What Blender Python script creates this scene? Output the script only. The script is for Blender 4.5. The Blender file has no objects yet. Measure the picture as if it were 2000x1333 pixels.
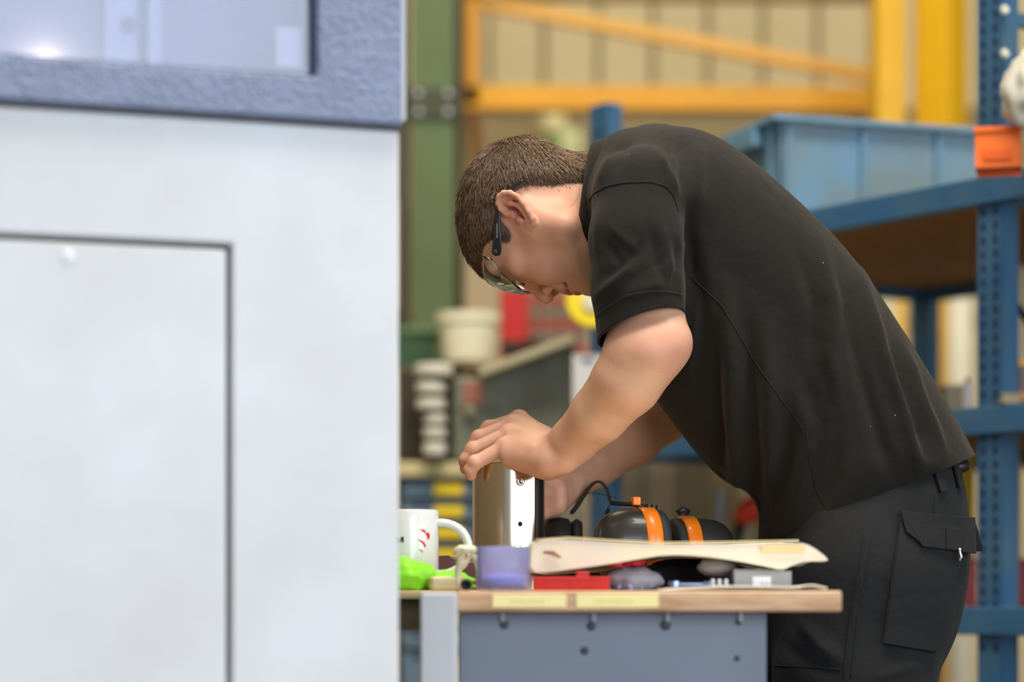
import bpy, bmesh, math, random
import numpy as np
from mathutils import Vector, Matrix
from mathutils.bvhtree import BVHTree

random.seed(7); np.random.seed(7)
SC = bpy.context.scene
COL = SC.collection

# ------------------------------------------------------------------ camera, light, exposure
CAM_Z = 0.885                       # the camera stands just above bench-top height
FPX = 85.0 / 36.0 * 2000.0          # focal length in pixels of the 2000 px frame
HOR = 1150.0                        # image row of the horizon
cam = bpy.data.objects.new('camera', bpy.data.cameras.new('camera'))
COL.objects.link(cam)
cam.location = (0, 0, CAM_Z); cam.rotation_euler = (math.pi / 2, 0, 0)
cam.data.lens = 85; cam.data.sensor_width = 36
cam.data.shift_y = (HOR - 666.5) / 2000.0
cam.data.clip_start = 0.05
cam.data.dof.use_dof = True
cam.data.dof.focus_distance = 3.37
cam.data.dof.aperture_fstop = 1.8
SC.camera = cam

world = bpy.data.worlds.new('world'); SC.world = world
world.use_nodes = True
bg = world.node_tree.nodes['Background']
bg.inputs[0].default_value = (0.74, 0.86, 1.0, 1); bg.inputs[1].default_value = 0.32

def area(name, loc, target, sx, sy, power, color):
    l = bpy.data.lights.new(name, 'AREA'); l.shape = 'RECTANGLE'
    l.size = sx; l.size_y = sy; l.energy = power; l.color = color
    o = bpy.data.objects.new(name, l); COL.objects.link(o)
    o.location = loc
    o.rotation_euler = (Vector(target) - Vector(loc)).to_track_quat('-Z', 'Y').to_euler()
    return o
area('daylight_door', (2.6, -3.4, 2.3), (0.1, 3.3, 1.0), 3.2, 3.6, 160, (0.84, 0.92, 1.0))
area('daylight_window', (5.6, -0.9, 2.0), (0.1, 3.3, 1.0), 2.4, 2.6, 120, (0.80, 0.90, 1.0))
area('roof_light_near', (0.6, 2.2, 5.6), (0.6, 2.9, 0), 3.6, 1.6, 290, (1.0, 0.92, 0.78))
area('roof_light_far', (0.8, 6.4, 5.6), (0.8, 6.6, 0), 4.0, 1.4, 75, (1.0, 0.86, 0.62))
area('roof_light_side', (-3.2, 4.6, 5.6), (-2.6, 5.0, 0), 1.4, 3.6, 70, (1.0, 0.90, 0.74))

vs = SC.view_settings
vs.view_transform = 'Standard'; vs.look = 'None'; vs.gamma = 1.0; vs.use_curve_mapping = False
vs.exposure = 0.32

# ------------------------------------------------------------------ helpers
def W(px, py, d):
    return np.array([(px - 1000.0) * d / FPX, d, CAM_Z + (HOR - py) * d / FPX])

def srgb(r, g, b):
    def c(v):
        v /= 255.0
        return v / 12.92 if v <= 0.04045 else ((v + 0.055) / 1.055) ** 2.4
    return (c(r), c(g), c(b))

MATS = {}
def mat(name, col, rough=0.5, metal=0.0, var=0.0, vscale=6.0, bump=0.0, bscale=60.0, stretch=None,
        col2=None, trans=0.0, ior=1.45, sss=0.0, sheen=0.0, alpha=1.0, emit=None, estr=0.0, coat=0.0, detail=4.0, bdist=0.002):
    if name in MATS: return MATS[name]
    m = bpy.data.materials.new(name); m.use_nodes = True
    nt = m.node_tree; p = nt.nodes['Principled BSDF']
    p.inputs['Base Color'].default_value = (*col, 1)
    p.inputs['Roughness'].default_value = rough
    p.inputs['Metallic'].default_value = metal
    p.inputs['IOR'].default_value = ior
    p.inputs['Transmission Weight'].default_value = trans
    p.inputs['Alpha'].default_value = alpha
    p.inputs['Coat Weight'].default_value = coat
    if sss:
        p.inputs['Subsurface Weight'].default_value = sss
        p.inputs['Subsurface Radius'].default_value = (0.010, 0.004, 0.002)
        p.inputs['Subsurface Scale'].default_value = 0.6
    if sheen:
        p.inputs['Sheen Weight'].default_value = sheen
        p.inputs['Sheen Roughness'].default_value = 0.5
    if emit:
        p.inputs['Emission Color'].default_value = (*emit, 1); p.inputs['Emission Strength'].default_value = estr
    if var or bump:
        tc = nt.nodes.new('ShaderNodeTexCoord')
        mp = nt.nodes.new('ShaderNodeMapping')
        nt.links.new(tc.outputs['Object'], mp.inputs[0])
        if stretch: mp.inputs['Scale'].default_value = stretch
    if var:
        n = nt.nodes.new('ShaderNodeTexNoise'); n.inputs['Scale'].default_value = vscale
        n.inputs['Detail'].default_value = detail
        nt.links.new(mp.outputs[0], n.inputs['Vector'])
        mx = nt.nodes.new('ShaderNodeMix'); mx.data_type = 'RGBA'
        c2 = col2 if col2 else tuple(c * (1 - var) for c in col)
        mx.inputs[6].default_value = (*col, 1); mx.inputs[7].default_value = (*c2, 1)
        rp = nt.nodes.new('ShaderNodeMapRange')
        rp.inputs[1].default_value = 0.38; rp.inputs[2].default_value = 0.66
        nt.links.new(n.outputs['Fac'], rp.inputs[0])
        nt.links.new(rp.outputs[0], mx.inputs[0])
        nt.links.new(mx.outputs[2], p.inputs['Base Color'])
    if bump:
        n2 = nt.nodes.new('ShaderNodeTexNoise'); n2.inputs['Scale'].default_value = bscale
        n2.inputs['Detail'].default_value = 3
        nt.links.new(mp.outputs[0], n2.inputs['Vector'])
        b = nt.nodes.new('ShaderNodeBump'); b.inputs['Strength'].default_value = bump
        b.inputs['Distance'].default_value = bdist
        nt.links.new(n2.outputs['Fac'], b.inputs['Height'])
        nt.links.new(b.outputs[0], p.inputs['Normal'])
    MATS[name] = m
    return m

# ---- geometry: every builder returns (V, F)
def box(cx, cy, cz, sx, sy, sz, rz=0.0):
    c, s = math.cos(rz), math.sin(rz)
    V = []
    for z in (-.5, .5):
        for x, y in ((-.5, -.5), (.5, -.5), (.5, .5), (-.5, .5)):
            X, Y = x * sx, y * sy
            V.append((cx + c * X - s * Y, cy + s * X + c * Y, cz + z * sz))
    return np.array(V), [(3, 2, 1, 0), (4, 5, 6, 7), (0, 1, 5, 4), (1, 2, 6, 5), (2, 3, 7, 6), (3, 0, 4, 7)]

def box2(x0, x1, y0, y1, z0, z1):
    return box((x0 + x1) / 2, (y0 + y1) / 2, (z0 + z1) / 2, x1 - x0, y1 - y0, z1 - z0)

def join(*gs):
    V = []; F = []; o = 0
    for v, f in gs:
        V.append(np.asarray(v, float)); F += [tuple(i + o for i in q) for q in f]; o += len(v)
    return np.vstack(V), F

def frame(d):
    d = np.asarray(d, float); d = d / np.linalg.norm(d)
    a = np.array([0, 0, 1.0]) if abs(d[2]) < 0.9 else np.array([1.0, 0, 0])
    u = np.cross(a, d); u /= np.linalg.norm(u)
    return u, np.cross(d, u)

def tube(pts, r, n=8, caps=True, closed=False):
    P = np.asarray(pts, float); m = len(P)
    R = np.full(m, r, float) if np.isscalar(r) else np.asarray(r, float)
    V = []; F = []
    u = None
    for i in range(m):
        if closed: d = P[(i + 1) % m] - P[i - 1]
        else: d = P[min(i + 1, m - 1)] - P[max(i - 1, 0)]
        d = d / (np.linalg.norm(d) + 1e-12)
        if u is None: u, v = frame(d)
        else:
            u = u - d * np.dot(u, d); u /= np.linalg.norm(u); v = np.cross(d, u)
        for k in range(n):
            a = 2 * math.pi * k / n
            V.append(P[i] + R[i] * (math.cos(a) * u + math.sin(a) * v))
    for i in range(m if closed else m - 1):
        j = (i + 1) % m
        for k in range(n):
            F.append((i * n + k, i * n + (k + 1) % n, j * n + (k + 1) % n, j * n + k))
    if caps and not closed:
        F.append(tuple(range(n - 1, -1, -1))); F.append(tuple((m - 1) * n + k for k in range(n)))
    return np.array(V), F

def cyl(p0, p1, r0, r1=None, n=24):
    return tube([p0, p1], [r0, r0 if r1 is None else r1], n)

def lathe(prof, n=32, loc=(0, 0, 0), axis='z', closed=False):
    """prof: list of (r, h); closed ends where r = 0 are fanned as tiny rings."""
    V = []; F = []
    for r, h in prof:
        for k in range(n):
            a = 2 * math.pi * k / n
            x, y = r * math.cos(a), r * math.sin(a)
            V.append((x, y, h) if axis == 'z' else (h, x, y))
    m = len(prof)
    for i in range(m - 1 if not closed else m):
        j = (i + 1) % m
        for k in range(n):
            F.append((i * n + k, i * n + (k + 1) % n, j * n + (k + 1) % n, j * n + k))
    if not closed:
        if prof[0][0] > 1e-6: F.append(tuple(range(n - 1, -1, -1)))
        if prof[-1][0] > 1e-6: F.append(tuple((m - 1) * n + k for k in range(n)))
    return np.array(V) + np.array(loc), F

def prism(poly, z0, z1):
    n = len(poly)
    V = [(x, y, z0) for x, y in poly] + [(x, y, z1) for x, y in poly]
    F = [tuple(range(n - 1, -1, -1)), tuple(range(n, 2 * n))]
    F += [(i, (i + 1) % n, n + (i + 1) % n, n + i) for i in range(n)]
    return np.array(V, float), F

def prism_y(poly, y0, y1):           # poly in (x, z)
    n = len(poly)
    V = [(x, y0, z) for x, z in poly] + [(x, y1, z) for x, z in poly]
    F = [tuple(range(n)), tuple(range(2 * n - 1, n - 1, -1))]
    F += [((i + 1) % n, i, n + i, n + (i + 1) % n) for i in range(n)]
    return np.array(V, float), F

def beam(p0, p1, w, h):              # rectangular bar between two points, h is vertical
    p0 = np.asarray(p0, float); p1 = np.asarray(p1, float)
    d = p1 - p0; d /= np.linalg.norm(d)
    s = np.cross(d, (0, 0, 1.0)); s /= np.linalg.norm(s); t = np.cross(s, d)
    V = []
    for p in (p0, p1):
        for a, b in ((-1, -1), (1, -1), (1, 1), (-1, 1)):
            V.append(p + s * a * w / 2 + t * b * h / 2)
    return np.array(V), [(0, 1, 2, 3), (7, 6, 5, 4), (0, 4, 5, 1), (1, 5, 6, 2), (2, 6, 7, 3), (3, 7, 4, 0)]

def grid_surface(P):                 # P: (n, m, 3)
    n, m = P.shape[:2]
    F = [(i * m + j, i * m + j + 1, (i + 1) * m + j + 1, (i + 1) * m + j) for i in range(n - 1) for j in range(m - 1)]
    return P.reshape(-1, 3), F

def rot(geo, M, loc=(0, 0, 0)):
    return np.asarray(geo[0]) @ np.asarray(M)[:3, :3].T + np.array(loc), geo[1]

def mesh_from(name, V, F):
    me = bpy.data.meshes.new(name)
    me.from_pydata([tuple(v) for v in V], [], [tuple(int(i) for i in f) for f in F])
    me.update()
    return me

def mk(name, geo, m, parent=None, world=False, smooth=False, bevel=0.0, seg=2, fix=True, solid=0.0, subsurf=0):
    """one mesh object; world=True: vertices are given in world coordinates."""
    V = np.array(geo[0], float); F = geo[1]
    loc = None
    if world:
        if parent is not None: V = V - np.array(parent.location)
        else:
            lo, hi = V.min(0), V.max(0)
            loc = np.array([(lo[0] + hi[0]) / 2, (lo[1] + hi[1]) / 2, lo[2]]); V = V - loc
    me = mesh_from(name, V, F)
    if fix:
        bm = bmesh.new(); bm.from_mesh(me)
        bmesh.ops.recalc_face_normals(bm, faces=bm.faces); bm.to_mesh(me); bm.free()
    if m is not None: me.materials.append(m)
    o = bpy.data.objects.new(name, me); COL.objects.link(o)
    if loc is not None: o.location = loc
    if parent is not None: o.parent = parent
    if smooth:
        for p in me.polygons: p.use_smooth = True
    if solid:
        md = o.modifiers.new('thickness', 'SOLIDIFY'); md.thickness = solid; md.offset = -1
    if bevel:
        md = o.modifiers.new('bevel', 'BEVEL'); md.width = bevel; md.segments = seg; md.limit_method = 'ANGLE'
        for p in me.polygons: p.use_smooth = True
        md.harden_normals = False
        md2 = o.modifiers.new('wn', 'WEIGHTED_NORMAL')
    if subsurf:
        md = o.modifiers.new('sub', 'SUBSURF'); md.levels = subsurf; md.render_levels = subsurf
    return o

def tag(o, label, cat, group=None, kind=None):
    if label: o['label'] = label
    if cat: o['category'] = cat
    if group: o['group'] = group
    if kind: o['kind'] = kind
    return o

def thing(name, label, cat, loc=(0, 0, 0), rz=0.0, group=None):
    o = bpy.data.objects.new(name, None); COL.objects.link(o)
    o.empty_display_size = 0.1
    o.location = loc; o.rotation_euler = (0, 0, rz)
    return tag(o, label, cat, group)

def struct(name, geo, m, **k):
    o = mk(name, geo, m, world=True, **k); o['kind'] = 'structure'; return o

def share(o, parent, loc=None, rz=None, name=None):
    c = o.copy(); c.name = name or o.name.split('.')[0]; COL.objects.link(c)
    if parent is not None: c.parent = parent
    if loc is not None: c.location = loc
    if rz is not None: c.rotation_euler = (0, 0, rz)
    return c

# ------------------------------------------------------------------ signed-distance modelling (bodies, cloth)
class Field:
    def __init__(s, lo, hi, h, big=0.04):
        s.lo = np.array(lo, float); s.h = h
        s.n = np.ceil((np.array(hi) - s.lo) / h).astype(int) + 1
        s.ax = [s.lo[i] + h * np.arange(s.n[i]) for i in range(3)]
        s.f = np.full(tuple(s.n), big, np.float32)
    def box(s, lo, hi):
        a = np.clip(np.floor((np.array(lo) - s.lo) / s.h).astype(int), 0, s.n)
        b = np.clip(np.ceil((np.array(hi) - s.lo) / s.h).astype(int) + 1, 0, s.n)
        if np.any(b <= a): return None
        sl = tuple(slice(a[i], b[i]) for i in range(3))
        X = s.ax[0][sl[0]][:, None, None]; Y = s.ax[1][sl[1]][None, :, None]; Z = s.ax[2][sl[2]][None, None, :]
        return sl, X, Y, Z
    def apply(s, sl, d, k, op):
        a = s.f[sl]; d = d.astype(np.float32)
        if op == 'add':
            if k > 0:
                h = np.maximum(k - np.abs(a - d), 0) / k
                s.f[sl] = np.minimum(a, d) - h * h * k * 0.25
            else: s.f[sl] = np.minimum(a, d)
        else:                         # carve
            d = -d
            if k > 0:
                h = np.maximum(k - np.abs(a - d), 0) / k
                s.f[sl] = np.maximum(a, d) + h * h * k * 0.25
            else: s.f[sl] = np.maximum(a, d)
    def ell(s, c, r, R=None, k=0.01, op='add'):
        c = np.asarray(c, float); r = np.asarray(r, float)
        e = r.max() + k + 3 * s.h
        g = s.box(c - e, c + e)
        if g is None: return
        sl, X, Y, Z = g
        x, y, z = X - c[0], Y - c[1], Z - c[2]
        if R is not None:
            R = np.asarray(R)          # rows: local axes
            x, y, z = (R[i][0] * x + R[i][1] * y + R[i][2] * z for i in range(3))
        k0 = np.sqrt((x / r[0]) ** 2 + (y / r[1]) ** 2 + (z / r[2]) ** 2) + 1e-9
        k1 = np.sqrt((x / r[0] ** 2) ** 2 + (y / r[1] ** 2) ** 2 + (z / r[2] ** 2) ** 2) + 1e-9
        s.apply(sl, k0 * (k0 - 1) / k1, k, op)
    def cone(s, a, b, r0, r1, k=0.01, op='add', flat=None, ff=1.0):
        """tapered capsule; flat = unit direction along which it is squeezed by ff (<1 thinner)"""
        a = np.asarray(a, float); b = np.asarray(b, float)
        e = max(r0, r1) * max(1, 1 / min(ff, 1) if ff > 1 else 1) * (ff if ff > 1 else 1) + k + 3 * s.h
        g = s.box(np.minimum(a, b) - e, np.maximum(a, b) + e)
        if g is None: return
        sl, X, Y, Z = g
        ba = b - a; L = float(ba @ ba) + 1e-12
        x, y, z = X - a[0], Y - a[1], Z - a[2]
        t = np.clip((x * ba[0] + y * ba[1] + z * ba[2]) / L, 0, 1)
        x, y, z = x - t * ba[0], y - t * ba[1], z - t * ba[2]
        q = x * x + y * y + z * z
        if flat is not None:
            w = x * flat[0] + y * flat[1] + z * flat[2]
            q = q + w * w * (1 / ff ** 2 - 1)
        d = np.sqrt(np.maximum(q, 1e-12)) - (r0 + t * (r1 - r0))
        if flat is not None and ff < 1: d = d * (0.5 + 0.5 * ff)
        s.apply(sl, d, k, op)
    def chain(s, pts, rs, k=0.006, flat=None, ff=1.0):
        for i in range(len(pts) - 1): s.cone(pts[i], pts[i + 1], rs[i], rs[i + 1], k, flat=flat, ff=ff)
    def mesh(s, smooth=1):
        f = s.f; ins = f < 0
        n = f.shape
        c = np.zeros(tuple(i - 1 for i in n), np.uint8)
        for i in (0, 1):
            for j in (0, 1):
                for k in (0, 1):
                    c += ins[i:n[0] - 1 + i, j:n[1] - 1 + j, k:n[2] - 1 + k]
        act = (c > 0) & (c < 8)
        idx = np.argwhere(act)
        vid = np.full(act.shape, -1, np.int32); vid[act] = np.arange(len(idx))
        cor = [(i, j, k) for i in (0, 1) for j in (0, 1) for k in (0, 1)]
        val = {q: f[idx[:, 0] + q[0], idx[:, 1] + q[1], idx[:, 2] + q[2]] for q in cor}
        acc = np.zeros((len(idx), 3)); cnt = np.zeros(len(idx))
        for q in cor:
            for a in range(3):
                if q[a] == 0:
                    p = list(q); p[a] = 1; p = tuple(p)
                    v0, v1 = val[q], val[p]
                    m = (v0 < 0) != (v1 < 0)
                    t = np.where(m, v0 / np.where(m, v0 - v1, 1), 0)
                    pt = np.tile(np.array(q, float), (len(idx), 1)); pt[:, a] = t
                    acc += pt * m[:, None]; cnt += m
        V = s.lo + s.h * (idx + acc / cnt[:, None])
        Q = []
        for a in range(3):
            b, cc = (a + 1) % 3, (a + 2) % 3
            sl0 = [slice(None)] * 3; sl1 = [slice(None)] * 3
            sl0[a] = slice(0, -1); sl1[a] = slice(1, None)
            A, B = ins[tuple(sl0)], ins[tuple(sl1)]
            e = np.argwhere(A != B)
            e = e[(e[:, b] > 0) & (e[:, cc] > 0) & (e[:, b] < n[b] - 1) & (e[:, cc] < n[cc] - 1)]
            if not len(e): continue
            def cell(db, dc):
                p = e.copy(); p[:, b] += db; p[:, cc] += dc
                return vid[p[:, 0], p[:, 1], p[:, 2]]
            q = np.stack([cell(-1, -1), cell(0, -1), cell(0, 0), cell(-1, 0)], 1)
            fl = ~A[e[:, 0], e[:, 1], e[:, 2]]
            q[fl] = q[fl][:, ::-1]
            Q.append(q)
        Q = np.vstack(Q); Q = Q[(Q >= 0).all(1)]
        for _ in range(smooth):
            V = relax(V, Q, 0.5)
        return V, Q

def relax(V, Q, w):
    S = np.zeros_like(V); C = np.zeros(len(V))
    m = Q.shape[1]
    for i in range(m):
        a, b = Q[:, i], Q[:, (i + 1) % m]
        np.add.at(S, a, V[b]); np.add.at(C, a, 1)
        np.add.at(S, b, V[a]); np.add.at(C, b, 1)
    return V * (1 - w) + w * S / np.maximum(C, 1)[:, None]

def normals(V, Q):
    N = np.zeros_like(V)
    n = np.cross(V[Q[:, 2]] - V[Q[:, 0]], V[Q[:, 3]] - V[Q[:, 1]])
    for i in range(4): np.add.at(N, Q[:, i], n)
    return N / (np.linalg.norm(N, axis=1)[:, None] + 1e-12)

def poly_sd(poly, X, Z):
    """signed distance (positive inside) to a 2D polygon on the grid X, Z"""
    P = np.asarray(poly, float); d = np.full(np.broadcast(X, Z).shape, 1e9); ins = np.zeros(d.shape, bool)
    for i in range(len(P)):
        a, b = P[i], P[(i + 1) % len(P)]
        e = b - a
        t = np.clip(((X - a[0]) * e[0] + (Z - a[1]) * e[1]) / (e @ e), 0, 1)
        d = np.minimum(d, np.hypot(X - a[0] - t * e[0], Z - a[1] - t * e[1]))
        c = ((a[1] > Z) != (b[1] > Z)) & (X < (b[0] - a[0]) * (Z - a[1]) / (b[1] - a[1] + 1e-12) + a[0])
        ins ^= c
    return np.where(ins, d, -d)

def blur2(A, n):
    for _ in range(n):
        for ax in (0, 1):
            A = (np.roll(A, 1, ax) + 2 * A + np.roll(A, -1, ax)) / 4
    return A

def smooth_poly(P, n=2):
    P = np.asarray(P, float)
    for _ in range(n):
        Q = np.roll(P, -1, 0)
        P = np.stack([0.75 * P + 0.25 * Q, 0.25 * P + 0.75 * Q], 1).reshape(-1, 2)
    return P

def line_dist(V2, poly):
    """distance and arc position of points V2 (n,2) to a polyline"""
    P = np.asarray(poly, float); best = np.full(len(V2), 1e9); tt = np.zeros(len(V2))
    for i in range(len(P) - 1):
        a, b = P[i], P[i + 1]; e = b - a
        t = np.clip(((V2 - a) @ e) / (e @ e), 0, 1)
        d = np.linalg.norm(V2 - a - t[:, None] * e, axis=1)
        m = d < best; best[m] = d[m]; tt[m] = (i + t[m]) / (len(P) - 1)
    return best, tt

def project(V):
    return np.stack([1000 + V[:, 0] / V[:, 1] * FPX, HOR - (V[:, 2] - CAM_Z) / V[:, 1] * FPX], 1)

def bvh_of(V, F):
    return BVHTree.FromPolygons([tuple(v) for v in V], [tuple(int(i) for i in f) for f in F])

def cast(bvh, px, py, off=0.0):
    o = Vector((0, 0, CAM_Z)); d = Vector(((px - 1000) / FPX, 1, (HOR - py) / FPX)).normalized()
    h = bvh.ray_cast(o, d)
    if h[0] is None: return None
    n = h[1] if h[1].dot(d) < 0 else -h[1]
    return np.array(h[0] + n * off), np.array(n)

def seam(bvh, pts, r, n=40, off=0.0):
    """a thin cord lying on a surface along a path given as seen in the photograph"""
    P = np.asarray(pts, float)
    L = np.r_[0, np.cumsum(np.linalg.norm(np.diff(P, axis=0), axis=1))]
    out = []
    for s in np.linspace(0, L[-1], n):
        x, y = np.interp(s, L, P[:, 0]), np.interp(s, L, P[:, 1])
        h = cast(bvh, x, y, off)
        if h is not None: out.append(h[0])
    out = np.array(out)
    if len(out) > 4:
        for _ in range(2): out[1:-1] = (out[:-2] + 2 * out[1:-1] + out[2:]) / 4
    return tube(out, r, 6)

def panel_on(bvh, quad, nu, nv, off, th):
    """a cloth panel laid on a surface; quad = four corners as seen in the photograph"""
    q = np.asarray(quad, float); P = np.zeros((nu, nv, 3)); N = np.zeros((nu, nv, 3)); last = None
    for i in range(nu):
        for j in range(nv):
            u, v = i / (nu - 1), j / (nv - 1)
            p = (1 - u) * (1 - v) * q[0] + u * (1 - v) * q[1] + u * v * q[2] + (1 - u) * v * q[3]
            h = cast(bvh, p[0], p[1], off)
            if h is None: h = last
            P[i, j], N[i, j] = h; last = h
    for _ in range(2):
        P[1:-1, 1:-1] = (P[:-2, 1:-1] + P[2:, 1:-1] + P[1:-1, :-2] + P[1:-1, 2:] + 4 * P[1:-1, 1:-1]) / 8
    A, FA = grid_surface(P); B, _ = grid_surface(P - N * th)
    n = len(A); F = list(FA) + [tuple(i + n for i in f[::-1]) for f in FA]
    ring = [i * nv for i in range(nu)] + [(nu - 1) * nv + j for j in range(1, nv)] + \
           [i * nv + nv - 1 for i in range(nu - 2, -1, -1)] + [j for j in range(nv - 2, 0, -1)]
    for i in range(len(ring)):
        a, b = ring[i], ring[(i + 1) % len(ring)]
        F.append((b, a, a + n, b + n))
    return np.vstack([A, B]), F
# ------------------------------------------------------------------ the hall
beige = mat('wall_sheet', srgb(203, 186, 142), .55, var=.10, vscale=1.2)
struct('floor', box2(-7, 7, -3.5, 10.2, -.12, 0), mat('concrete_floor', srgb(120, 116, 108), .6, var=.35, vscale=2, bump=.2, bscale=30))
struct('ceiling', box2(-7, 7, -3.5, 10.2, 5.9, 6.0), mat('roof_sheet', srgb(190, 188, 180), .7, var=.1))
struct('wall_left', box2(-7.1, -7, -3.5, 10.2, 0, 5.9), mat('wall_side', srgb(196, 186, 160), .7, var=.12))
struct('wall_right', box2(7, 7.1, -3.5, 10.2, 0, 5.9), mat('wall_side', srgb(196, 186, 160), .7))
WY = 9.0
wb = struct('wall_back', box2(-7, 7, WY + .03, WY + .14, 0, 5.9), mat('seam_dark', srgb(150, 134, 98), .8))
zs0 = W(0, 218, WY)[2]
pitch = 107 * WY / FPX
p0_ = box(0, 0, 0, pitch * .90, .03, 5.9 - zs0 - .02)
sheet = mk('cladding_sheet', p0_, beige, wb, bevel=.006)
x0 = W(1008, 0, WY)[0]
for i in range(-6, 18):
    loc = (x0 + i * pitch - wb.location.x, WY + .015 - wb.location.y, (zs0 + 5.9) / 2)
    if i == -6: sheet.location = loc
    else: share(sheet, wb, loc)
for i in range(14):       # blockwork below the cladding
    for r in range(5):
        if i == 0 and r == 0:
            bl = mk('wall_block', box(0, 0, 0, .86, .03, .45), mat('block_paint', srgb(206, 186, 150), .7, var=.14, vscale=3), wb, bevel=.006)
        lc = (-6.1 + i * .88 + (.44 if r % 2 else 0), WY + .015 - wb.location.y, .24 + r * .465)
        if i == 0 and r == 0: bl.location = lc
        else: share(bl, wb, lc)

# yellow steel frame in front of the wall
def bar_px(a, b, d, w, h, d2=None):
    return beam(W(a[0], a[1], d), W(b[0], b[1], d2 or d), w, h)
yl = mat('crane_yellow', srgb(226, 172, 8), .4, var=.12, vscale=4)
yo = mat('crane_amber', srgb(222, 160, 22), .45, var=.1, vscale=3)
YC = 7.2
g = thing('gantry', 'amber steel gantry with long rail and diagonal brace in front of the cladding', 'gantry', (W(920, 0, YC)[0], YC, 0))
def gp(name, geo, m, parent, **k): return mk(name, geo, m, parent, world=True, **k)
xl = W(922, 0, YC)[0]
gp('post', box2(xl - .022, xl + .022, YC - .03, YC + .03, W(0, 216, YC)[2], 3.6), mat('amber_dark', srgb(205, 140, 14), .5), g, bevel=.004)
gp('rail', beam(W(908, 190, YC), W(1718, 194, YC), .06, .064), yo, g, bevel=.004)
for x_ in (xl, W(1690, 0, YC)[0]): gp('wall_bracket', box2(x_ - .02, x_ + .02, YC + .031, WY - .001, W(0, 200, YC)[2] - .02, W(0, 200, YC)[2] + .02), mat('amber_dark', srgb(205, 140, 14), .5), g)
gp('rail_flange', beam(W(908, 213, YC), W(1718, 217, YC), .09, .012), yo, g)
gp('brace', beam(W(930, 2, YC), W(1718, 152, YC), .035, .042), mat('brace_tan', srgb(226, 170, 74), .5), g, bevel=.003)
gp('head_rail', beam(W(908, -18, YC), W(1718, -14, YC), .06, .05), mat('brace_brown', srgb(150, 116, 60), .6), g)
# yellow columns
YK = 6.7
def column(px0, px1, label, rz, top=4.6):
    a, b = W(px0, 0, YK)[0], W(px1, 0, YK)[0]; w = b - a; cx = (a + b) / 2
    t = thing('yellow_column', label, 'column', (cx, YK, 0), group='yellow steel columns behind the rack')
    s = w / (abs(math.cos(rz)) + abs(math.sin(rz)))
    mk('shaft', box(0, 0, top / 2, s, s, top, rz), yl, t, bevel=.006)
    mk('base_plate', box(0, 0, .01, w * 1.7, w * 1.7, .02), yl, t, bevel=.003)
    for x in (-1, 1):
        for y in (-1, 1): mk('bolt', lathe([(.012, 0), (.012, .03), (0, .032)], 8, (x * w * .68, y * w * .68, .02)), mat('bolt_steel', (.4, .4, .4), .4, .9), t)
column(1700, 1766, 'narrower yellow steel column, left of the pair behind the blue rack', math.radians(8))
column(1784, 1892, 'wider yellow steel column, right of the pair behind the blue rack', math.radians(50))

# green stanchion
YG = 6.62
gx = W(848, 0, YG)[0]
grn = mat('stanchion_green', srgb(96, 112, 66), .5, var=.2, vscale=2)
t = thing('green_stanchion', 'green painted steel stanchion beside the white machine', 'column', (gx, YG, 0))
mk('web', box(0, 0, 2.4, .016, .14, 4.8), grn, t)
mk('flange', box(.0, -.075, 2.4, .118, .014, 4.8), grn, t, bevel=.002)
mk('flange', box(.0, .075, 2.4, .118, .014, 4.8), grn, t, bevel=.002)
mk('side_channel', box(-.085, -.03, 2.4, .03, .05, 4.8), mat('channel_dark', srgb(58, 56, 40), .6), t)
zb = W(0, 215, YG)[2]
mk('splice_plate', box(.0, -.088, zb, .13, .012, .085), mat('splice_olive', srgb(66, 70, 46), .6), t, bevel=.002)
for x in (-.04, .04):
    for z in (-.025, .025): mk('bolt', rot(lathe([(.009, 0), (.009, .008), (0, .009)], 6), Matrix.Rotation(math.pi / 2, 3, 'X'), (x, -.094, zb + z)), MATS['bolt_steel'], t)
mk('cable_conduit', cyl((.072, -.05, 0), (.072, -.05, 4.8), .012), mat('conduit', srgb(70, 60, 48), .6), t, smooth=True)

# ------------------------------------------------------------------ white machine on the left
MO = W(781, HOR, 2.75); MR = math.atan2(.3206, .947)
mac = thing('machine_tool', 'large white machine cabinet with a blue framed window', 'machine', (MO[0], MO[1], 0), MR)
mnx, mny = math.sin(MR), -math.cos(MR)
def MP(px, py, off=0.0):             # place on the machine front (s along it, height z)
    a, c = (px - 1000) / FPX, (HOR - py) / FPX
    d = (off + MO[0] * mnx + MO[1] * mny) / (a * mnx + mny)
    X, Y = a * d, d
    s_ = (X - MO[0]) * math.cos(MR) + (Y - MO[1]) * math.sin(MR)
    return s_, CAM_Z + c * d
wht = mat('machine_white', srgb(220, 222, 228), .42, var=.05, vscale=5, col2=srgb(211, 210, 212), bump=.05, bscale=90)
blu = mat('machine_blue', srgb(136, 147, 176), .40, var=.16, vscale=14, bump=1.0, bscale=165, bdist=.005)
SL = -1.5
zt = MP(779, 254)[1]; sg, zg = MP(443, 487)
gap = .0055
rad = .004
mk('surround_panel', prism_y([(SL, zg + gap), (sg + gap, zg + gap), (sg + gap, .12), (0, .12), (0, zt), (SL, zt)], 0, .03), wht, mac, bevel=.005, seg=3)
door = mk('access_door', box2(SL, sg, .0015, .03, .12, zg), wht, mac, bevel=.003)
mk('carcass', box2(SL, -.02, .032, 1.2, .1, zt - .02), mat('groove_tan', srgb(150, 138, 118), .7), mac)
mk('groove_backing', box2(SL, -.02, .0302, .0318, .1, zt - .02), mat('groove_tan', srgb(150, 138, 118), .7), mac)
mk('upper_carcass', box2(SL, -.02, .20, 1.2, zt - .018, 2.17), mat('groove_tan', srgb(150, 138, 118), .7), mac)
mk('upper_side', box2(-.02, -.004, .0305, 1.2, zt - .018, 2.17), wht, mac)
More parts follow.
